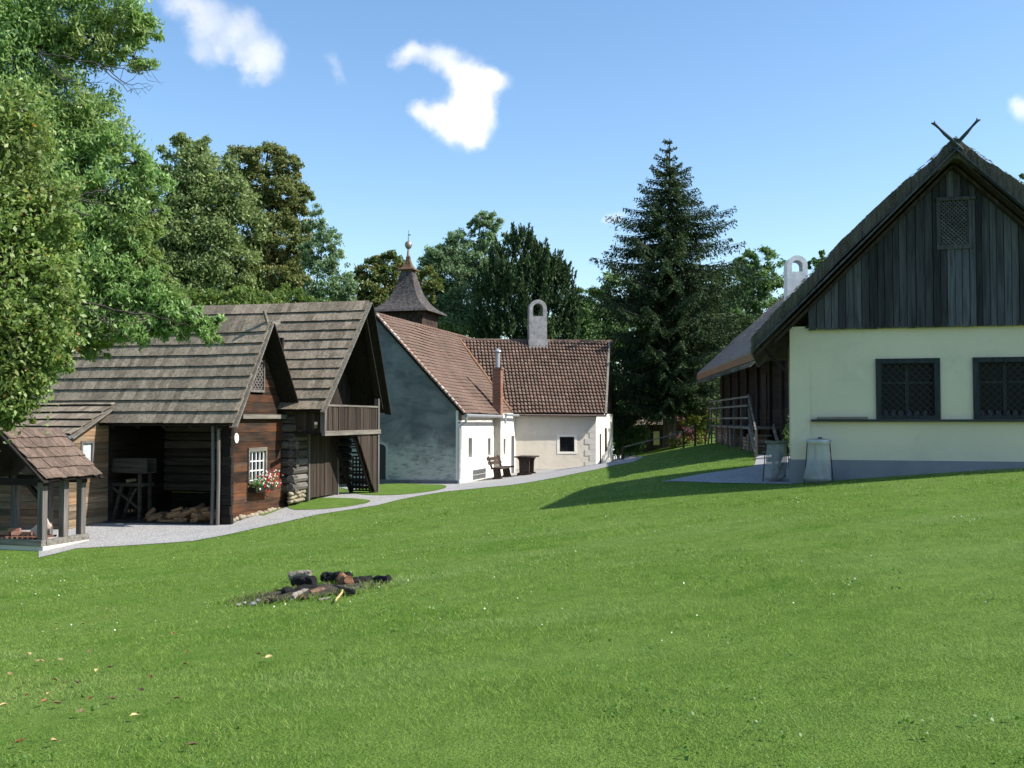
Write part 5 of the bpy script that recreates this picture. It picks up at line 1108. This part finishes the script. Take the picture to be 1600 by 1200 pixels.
    # shade trees and bushes behind the spruce
    for i, (px, Y, h, r, lab, mt) in enumerate(((880,78,330,70,'dark rounded tree far behind the tiled cross roof',LF_DEEP),(975,72,430,60,'dark tree in the shade left of the spruce trunk',LF_DEEP),(1105,74,430,62,'dark tree in the shade right of the spruce trunk',LF_DEEP),(1040,84,440,75,'farthest dark tree straight behind the spruce trunk',LF_DEEP),(640,74,440,60,'dark tree low behind the bell turret',LF_DEEP),(520,70,460,60,'dark tree low behind the second barn roof',LF_DEEP),(160,64,330,120,'dark tree behind the left barn roof deep in the ash foliage',LF_GREY),(1260,80,460,90,'dark tree hidden mostly behind the reed thatched farmhouse',LF_DEEP))):
        h = max(h, 470) if i in (0,) else h
        tree('shade_tree', lab, (at(px,600,Y).x,Y), at(px,h+20,Y), .25, BL([(px,h+r*.5,r*.6),(px-r*.6,h+r,r*.6),(px+r*.6,h+r,r*.6),(px,h+r*1.3,r*.8),(px-r*.8,h+r*1.9,r*.6),(px+r*.8,h+r*1.9,r*.6),(px,665,r*1.0,40)], Y), mt, BARKD, 16000, .3, .55, (.8,.3), .32, 26, 'shaded trees at the back', seed=40+i)
    def bush(name, lab, lst, Y, mt, n, size, seed):
        x = at(lst[0][0],700,Y).x; tree(name, lab, (x,Y), at(lst[0][0],lst[0][1],Y), .05, BL(lst,Y), mt, BARKD, n, size, .55, (.8,.3), .3, 20, 'bushes by the back path', seed=seed)['category'] = 'bush'
    bush('green_bush', 'leafy green bush just right of the whitewashed house', [(975,665,24,18),(960,680,18,22),(990,672,20,20),(985,690,22,14),(965,655,14,12)], 54, LF_DEEP, 9000, .14, 60)
    bush('light_bush', 'lighter yellow green bush low beside the far hedge bush', [(985,697,20,9),(968,704,12,8),(1000,700,10,8)], 55, LF_LIME, 3500, .12, 61)
    bush('yellow_maple', 'small yellow green shrub left of the gallery', [(1090,655,20,10),(1078,662,16,8),(1105,650,16,12),(1095,680,14,14),(1060,690,16,10)], 50, LF_YEL, 4000, .12, 62)
    bush('purple_bush', 'dark purple leaved bush behind the yellow shrub', [(1072,648,14,16),(1080,670,14,14),(1064,670,10,14)], 56, LF_PURP, 3000, .13, 63)
    bush('far_bush', 'pale green bush in the far garden beyond the handrail', [(1060,640,16,20),(1100,630,22,24),(1120,655,20,24),(1045,665,16,16)], 66, LF_LIME, 6000, .16, 64)
    bush('wall_shrub', 'green climbing shrub with red flower in the gap by the house corner', [(1232,690,7,22),(1226,705,8,14),(1234,664,5,12)], 29.6, LF_DEEP, 2500, .07, 65)
    def spruce():
        rng = np.random.default_rng(31); rd = random.Random(31); Y = 52; b = at(1046,697,Y); bz = gz(b.x,Y); o = Vector((b.x,Y,bz)); H = at(1050,216,Y).z-bz; sc = Y/FPX
        t = thing('spruce_tree', 'tall dark spruce standing between the white house and the farmhouse', 'tree', tuple(o))
        m = MB(); m.tube([(0,0,-.3),(0,0,1.5),(.03,0,H*.5),(.1,0,H)], [.42,.33,.2,.02], 10); C, D, S_ = [], [], []
        prof = [(0,.12),(.04,.4),(.10,.95),(.18,1.8),(.27,3.2),(.36,3.8),(.46,4.35),(.58,5.1),(.7,5.2),(.8,4.8),(.88,4.0),(.93,3.3)]
        zf = .015
        while zf < .855:
            r = np.interp(zf, [p[0] for p in prof], [p[1] for p in prof]); z = H*(1-zf); nb = 6 if zf < .1 else 11; a0 = rd.uniform(0,6)
            for k in range(nb):
                a = a0+2*math.pi*k/nb+rd.uniform(-.3,.3); Ln = r*rd.uniform(.55,1.15)*(.8 if rd.random() < .2 else 1); dr = -.05+.55*zf+rd.uniform(-.12,.12); d = np.array([math.cos(a),math.sin(a),0])
                n = max(4,int(Ln/.085)); s = np.linspace(.04,1,n); zz = z+rd.uniform(-.07,.07)+Ln*(.25*(zf<.12)*s - dr*s + .42*dr*s**3 + .10*s**4); P_ = d[None]*(s*Ln)[:,None]; P_[:,2] = zz
                m.tube([tuple(P_[0]),tuple(P_[n//2]),tuple(P_[-1])], [.05*(Ln/4)+.012,.025,.006], 4, False)
                side = np.array([-d[1],d[0],0])
                for j in range(n):
                    if s[j] < .12 and rd.random() < .6: continue
                    for sg in (-1,1):
                        w_ = (.05+.06*min(Ln,3)+.55*(1-s[j])**.8*min(Ln,3)/3)*rd.uniform(.6,1.3); tw = side*sg*.75+d*.55+np.array([0,0,-.28-.35*zf*rd.random()]); tw /= np.linalg.norm(tw); q = max(3,int(w_/.055))
                        u = (np.arange(q)+.5)/q; pp = P_[j]+tw*(u*w_)[:,None]+rng.normal(size=(q,3))*.03; pp[:,2] -= .35*w_*u**2*rd.uniform(.3,2.6); C.append(pp); D.append(np.repeat(tw[None],q,0)+rng.normal(size=(q,3))*.55+np.array([0,0,-.25]))
            zf += rd.uniform(.026,.040)*(1 if zf > .15 else .75)
        C = np.concatenate(C); D = np.concatenate(D); D /= np.linalg.norm(D,axis=1)[:,None]; s = np.cross(D, rng.normal(size=C.shape)+np.array([0,0,1.2])); s /= np.linalg.norm(s,axis=1)[:,None]; n = len(C)
        ln = rng.uniform(.12,.24,n)[:,None]; w = ln*.34
        m.build('trunk', BARK, t); fast_mesh('crown', np.stack([C-D*ln*.5, C+s*w*.5, C+D*ln*.5, C-s*w*.5],1).reshape(-1,3), 4, LF_SPR, t); print('spruce', n)
    spruce()
trees()
def far_wood():
    rng = np.random.default_rng(99); C = []
    for k in range(420):
        x = rng.uniform(-75,75); y = 98+rng.uniform(-6,10)+abs(x)*.1; h = rng.uniform(3.5,6.5)+1.8*mnoise.noise(Vector((x*.09,1,1))); r = rng.uniform(1.2,2.4); n = 230
        q = rng.normal(size=(n,3))*np.array([r*.6,r*.6,r*.5]); q[:,2] += rng.choice([h-1.2,h*.55,h*.25,.6]); C.append(q+np.array([x,y,gz(x,min(y,66))]))
    struct(fast_mesh('far_wood', leaf_quads(np.concatenate(C),(.8,.3),.5,.6,rng), 4, LF_DEEP), 'stuff')
far_wood()

# ------------------------------------------------------------------ grass
FOOT = [[tuple(afw(x,y,0).xy) for x, y in ((-9,-1.45),(-3.6,-1.45),(-3.6,0),(.0,0),(.0,2.7),(-9,2.7))]]
def fp(O, t, q):
    M = Matrix.Translation(O) @ Matrix.Rotation(-R(t),4,'Z'); return [tuple((M @ Vector((x,y,0))).xy) for x, y in q]
FOOT += [fp((-10.01,21.5,0),18,((-2,-.1),(.12,-.1),(.12,1.28),(-2,1.28))), fp((-4.13,31,0),14,((-9.2,-4),(-.9,-4),(-.9,-.1),(-9.2,-.1))), fp((-2.05,38,0),14.8,((-6.85,0),(.3,0),(.3,9),(-6.85,9))), fp((6.106,22,0),15,((-.05,-.06),(6.8,-.06),(6.8,5.2),(-.05,5.2))), fp((8.35,30.5,0),4.3,((0,0),(6.9,0),(6.9,15.3),(0,15.3)))]
def grass_mat():
    m, nt, b = newmat('grass_blades', .75, .07); r = island(nt); c = ramp(nt, r, [(0,(.055,.12,.016)),(.3,(.155,.27,.04)),(.7,(.215,.345,.058)),(.9,(.32,.44,.10)),(1,(.52,.54,.26))])
    v = coords(nt); f1 = noisen(nt, v, .33, 4, .6); f2 = noisen(nt, v, 1.4, 4, .65)
    f4 = noisen(nt, v, 5.5, 4, .65); c = mixc(nt, ramp(nt, f4, [(.52,(0,0,0)),(.64,(.7,.7,.7))]), c, (.06,.15,.022))
    c = mixc(nt, ramp(nt, f1, [(.4,(0,0,0)),(.62,(.9,.9,.9))]), c, (.23,.315,.075)); c = mixc(nt, ramp(nt, f2, [(.5,(0,0,0)),(.68,(.85,.85,.85))]), c, (.075,.195,.012))
    f3 = noisen(nt, v, .8, 5, .7); c = mixc(nt, ramp(nt, f3, [(.6,(0,0,0)),(.74,(.6,.6,.6))]), c, (.28,.28,.13))
    f5 = noisen(nt, coords(nt, (.16,.55,1)), 1., 5, .65); c = mixc(nt, ramp(nt, f5, [(.5,(0,0,0)),(.66,(.75,.75,.75))]), c, (.31,.385,.14))
    L(nt, c, b.inputs['Base Color']); t = N(nt,'ShaderNodeBsdfTranslucent'); L(nt, c, t.inputs['Color']); x = N(nt,'ShaderNodeMixShader',Fac=.35); L(nt,b.outputs[0],x.inputs[1]); L(nt,t.outputs[0],x.inputs[2]); L(nt,x.outputs[0],nt.nodes['Material Output'].inputs['Surface']); return m
FIRE = ground_hit(500,925)
def grass():
    rng = np.random.default_rng(77); out = []; isl = ISLES
    for y0, y1, dens, h, w in ((3.6,7,4200,.024,.0042),(7,10,2900,.025,.005),(10,15,1700,.026,.0065),(15,22,800,.028,.0095),(22,32,300,.032,.015),(32,48,80,.036,.022)):
        wx = lambda y: .56*y+1.6; n = int(dens*(y1-y0)*2*wx((y0+y1)/2)); y = rng.uniform(y0,y1,n); x = rng.uniform(-1,1,n)*(.56*y+1.6)
        # denser and taller in irregular tufts
        keep = np.ones(n, bool); jx, jy = x+rng.normal(size=n)*.11, y+rng.normal(size=n)*.11; inp = inside_np(PATH,jx,jy)
        for q in isl: inp &= ~inside_np(q,x,y)
        keep &= ~inp & ~inside_np(PAVE,jx,jy)
        for q in FOOT: keep &= ~inside_np(q,x,y)
        keep &= ~((((x-FIRE[0]+.12)/.98)**2+((y-FIRE[1]+.05)/.78)**2 < 1+.3*rng.normal(size=n)) & (rng.random(n) < .85))
        x, y = x[keep], y[keep]; n = len(x); z = gz_np(x,y)-.004
        tuft = np.array([mnoise.noise(Vector((a*.9,b*.9,0)))+.6*mnoise.noise(Vector((a*4.5,b*4.5,5))) for a, b in zip(x,y)])
        hh = h*rng.uniform(.5,1.35,n)*(1+.75*np.clip(tuft,-.8,1)); a = rng.uniform(0,2*math.pi,n); lean = rng.normal(size=(n,2))*(.8*hh)[:,None]; ww = w*rng.uniform(.7,1.3,n)
        p = np.stack([x,y,z],1); s = np.stack([np.cos(a)*ww/2,np.sin(a)*ww/2,0*a],1); tip = p+np.stack([lean[:,0],lean[:,1],hh],1)
        out.append(np.stack([p-s,p+s,tip],1).reshape(-1,3))
    V = np.concatenate(out); print('grass', len(V)//3); o = fast_mesh('lawn_grass', V, 3, grass_mat()); struct(o,'stuff')
    # broad-leaved weeds and clover in patches, with a few pale flower heads
    C, n = [], 0
    for i in range(620):
        y = 4.2+22*rng.random()**1.7; x = rng.uniform(-1,1)*(.52*y+.8)
        if mnoise.noise(Vector((x*.5,y*.5,9))) < .02 or inside(PAVE,x,y) or inside(PATH,x,y) or any(inside(q,x,y) for q in FOOT): continue
        z = gz(x,y)+.03
        for k in range(rng.integers(4,12)): C.append((x+rng.normal()*.05,y+rng.normal()*.05,z+rng.uniform(-.01,.025)))
    o = fast_mesh('lawn_weeds', leaf_quads(np.array(C),(3.,0),.024,.8,rng), 4, leafmat('weed_leaves',[(0,(.05,.115,.02)),(1,(.10,.18,.04))],.3,.5,None,1.2)); struct(o,'stuff')
    C = []
    for i in range(1300):
        y = 7+30*rng.random()**.8; x = rng.uniform(-1,1)*(.52*y+.8)
        if mnoise.noise(Vector((x*.3,y*.3,2))) < -.1 or inside(PAVE,x,y) or inside(PATH,x,y) or any(inside(q,x,y) for q in FOOT): continue
        C.append((x,y,gz(x,y)+.05))
    o = fast_mesh('clover_flowers', leaf_quads(np.array(C),(2.,0),.017,.9,rng), 4, plain('pale_petals',(.6,.62,.5),.8,.2,0,.1,5,0)); struct(o,'stuff')
grass()

# ------------------------------------------------------------------ fallen leaves
def fallen():
    P = [(90,1090,.9),(35,1085,.9),(205,1045,.9)]
    px = [(95,1038),(65,1040),(88,980),(130,980),(90,988),(165,956),(270,996),(140,1025),(45,1028),(60,1040),(85,1070),(120,1075),(38,1076),(100,1075),(140,1100),(175,1101),(5,1110),(125,1122),(235,1066),(220,1087),(335,1158),(85,1168),(30,1170),(22,1000),(30,1020),(15,1060),(70,1105),(90,1108),(210,1128),(75,1092),(290,1045),(275,1100),(420,1035),(405,1030),(292,1025),(172,1050),(150,1055),(5,962),(40,1095),(300,1175)]
    mats = [plain(n_, c, .7, .25, 0, .3, 30, 0) for n_, c in (('straw_leaf',(.42,.33,.15)),('tan_leaf',(.33,.22,.11)),('rust_leaf',(.24,.10,.045)),('brown_leaf',(.13,.08,.045)))]
    protos = []
    for i, (px_, py_) in enumerate(px):
        x, y = ground_hit(px_, py_); k = i % 4
        if len(protos) <= k:
            m = MB(); ln, w = .075, .045; pts = [(-ln/2,0,0),(-ln/6,w/2,.012),(ln/5,w/2.4,.014),(ln/2,0,.004),(ln/5,-w/2.4,.016),(-ln/6,-w/2,.01)]
            m.add([(0,0,-.004)]+pts, [(0,1,2),(0,2,3),(0,3,4),(0,4,5),(0,5,6),(0,6,1)]); m.tube([(-ln/2,0,0),(-ln*.85,.004,.006)], .0015, 4); o = m.build('fallen_leaf', mats[k]); protos.append(o)
        else: o = protos[k].copy(); COL.objects.link(o)
        o.location = (x,y,gz(x,y)+.036); o.rotation_euler = (random.uniform(-.35,.35),random.uniform(-.35,.35),random.uniform(0,6.3)); s = random.uniform(.5,.9); o.scale = (s,s,s)
        tag(o, 'dry %s leaf lying on the lawn at left' % ('straw coloured','tan','rust red','dark brown')[k], 'leaf', 'dry leaves fallen on the lawn')
fallen()

# ------------------------------------------------------------------ burnt-out fireplace
def firepit():
    cx, cy = ground_hit(500,925); O = Vector((cx,cy,gz(cx,cy))); sc = cy/FPX
    print('fire', cx, cy, O.z)
    M_CHAR = plain('charred_wood', (.009,.0085,.0085), .85, .25, 0, .6, 14, .012); M_HALF = wood('half_burnt_wood', (.02,.012,.008), (.30,.15,.075), 0, .4); M_GREYLOG = wood('bleached_wood', (.10,.085,.07), (.29,.255,.215), 0, .2)
    def G(px, py): x, y = ground_hit(px,py); return Vector((x,y,gz(x,y)))
    ol = []
    for i in range(40): a = 2*math.pi*i/40; r = 1+.28*mnoise.noise(Vector((math.cos(a)*1.5,math.sin(a)*1.5,2)))+.12*mnoise.noise(Vector((math.cos(a)*5,math.sin(a)*5,2))); ol.append((cx-.12+r*.78*math.cos(a), cy-.05+r*.62*math.sin(a)))
    s = sheet('ash_patch', ol, .014, plain('ash_and_soil', (.06,.05,.036), .95, .1, 0, .7, 7, .03), .15); s['kind'] = 'structure'
    for v_ in s.data.vertices:
        q = 1-min(1, ((v_.co.x-cx+.12)/.8)**2+((v_.co.y-cy+.05)/.64)**2); v_.co.z += .05*q+.02*q*mnoise.noise(Vector((v_.co.x*7,v_.co.y*7,1)))
    def log(pxa, pya, pxb, pyb, r, mat, lab, lift=0., n=9, seed=0, cut=0):
        a, b = G(pxa,pya), G(pxb,pyb); d = b-a; m = MB(); k = 14; pts, rad = [], []
        for i in range(k): t = i/(k-1); pts.append(a+d*t+Vector((0,0,r*.7+.02+lift*.35+.02*mnoise.noise(Vector((t*4,seed,0)))))-O); rad.append(r*.86*(1+.3*mnoise.noise(Vector((t*5,seed,4))))*(.9 if i in (0,k-1) else 1))
        m.tube(pts, rad, n+4); o0 = len(m.v)
        m.v = [tuple(Vector(v)+Vector((mnoise.noise(Vector(v)*19+Vector((seed,0,0))),mnoise.noise(Vector(v)*19+Vector((0,seed,0))),mnoise.noise(Vector(v)*14)))*min(.03,r*.36)) for v in m.v]
        o = m.build('burnt_log', mat); o.location = O; tag(o, lab, 'log', 'logs of the burnt-out fireplace'); return o
    log(440,935,495,926,.055,M_CHAR,'long charred log lowest at the left of the fireplace',0,9,1)
    log(458,921,492,919,.075,M_CHAR,'thick black charred log under the pale block of wood',.06,9,2)
    log(452,909,486,906,.06,M_GREYLOG,'pale grey block of wood at the back left of the fireplace',.06,6,3)
    log(505,913,547,911,.075,M_CHAR,'biggest rounded charred log in the middle of the fireplace',.03,9,4)
    log(532,915,546,918,.07,M_HALF,'half burnt orange brown log end beside the biggest charred log',.02,8,5)
    log(546,917,580,911,.052,M_CHAR,'jagged charred log right of the half burnt one',.0,8,6)
    log(586,912,608,912,.05,M_CHAR,'short charred log at the far right end of the fireplace',.0,8,7)
    log(455,940,482,928,.04,M_GREYLOG,'bleached split log lying at the front of the fireplace',.0,6,8)
    log(484,934,506,928,.04,wood('brown_split',(.06,.035,.025),(.2,.12,.08),0),'brown split piece in the middle front of the fireplace',.0,6,9)
    log(520,922,553,931,.03,M_CHAR,'thin charred stick pointing to the front of the fireplace',.0,6,10)
    log(524,944,537,926,.014,wood('yellow_stick',(.35,.24,.11),(.6,.45,.22),0),'thin yellow stick standing out at the front of the fireplace',.01,6,11)
    for i in range(14):
        a = random.uniform(0,6.28); px = 495+random.uniform(-85,75); py = 930+random.uniform(-14,12)+(495-px)*.10; dx, dy = random.uniform(8,26)*random.choice((-1,1)), random.uniform(-6,6)
        log(px,py,px+dx,py+dy,random.uniform(.008,.016),random.choice((M_CHAR,M_GREYLOG,M_HALF)),'thin stick lying in the ash of the burnt-out fireplace',.015,3,20+i)
    for i, (px,py,r) in enumerate(((373,948,.035),(382,945,.028),(395,947,.045),(404,942,.04),(420,938,.045),(430,933,.04),(550,921,.035),(488,924,.035),(470,937,.03))):
        p = G(px,py); m = MB(); m.blob((0,0,0), (r,r*.9,r*.6), .3, i, 10, 7); o = m.build('stone', plain('fire_stone_%d' % i, (.27,.25,.215) if i not in (2,3) else (.2,.195,.2)), None, True); o.location = p+Vector((0,0,.02))
        tag(o, 'small pale stone lying around the burnt-out fireplace', 'stone', 'stones around the fireplace')
    rng = np.random.default_rng(5); C = []
    for i in range(900):
        a = rng.uniform(0,6.283); r = rng.random()**.6*.95; x = cx-.12+r*1.0*math.cos(a); y = cy-.05+r*.75*math.sin(a); C.append((x,y,gz(x,y)+.015+.03*rng.random()))
    struct(fast_mesh('dry_litter', leaf_quads(np.array(C),(3.,0),.09,.12,rng), 4, leafmat('dry_twigs',[(0,(.03,.022,.014)),(.6,(.09,.068,.04)),(1,(.22,.18,.10))],.1,.8,None,1.0)), 'stuff')
    C, T2 = [], []
    for i in range(1500):
        a = rng.uniform(0,6.283); r = rng.uniform(.6,1.25); x = cx-.08+r*.92*math.cos(a); y = cy-.07+r*.7*math.sin(a); z = gz(x,y); h = rng.uniform(.03,.085); w = .006
        C.append([(x-w,y,z),(x+w,y,z),(x+rng.normal()*.05,y+rng.normal()*.05,z+h)])
    struct(fast_mesh('rank_grass', np.array(C).reshape(-1,3), 3, bpy.data.materials['grass_blades']), 'stuff')
firepit()
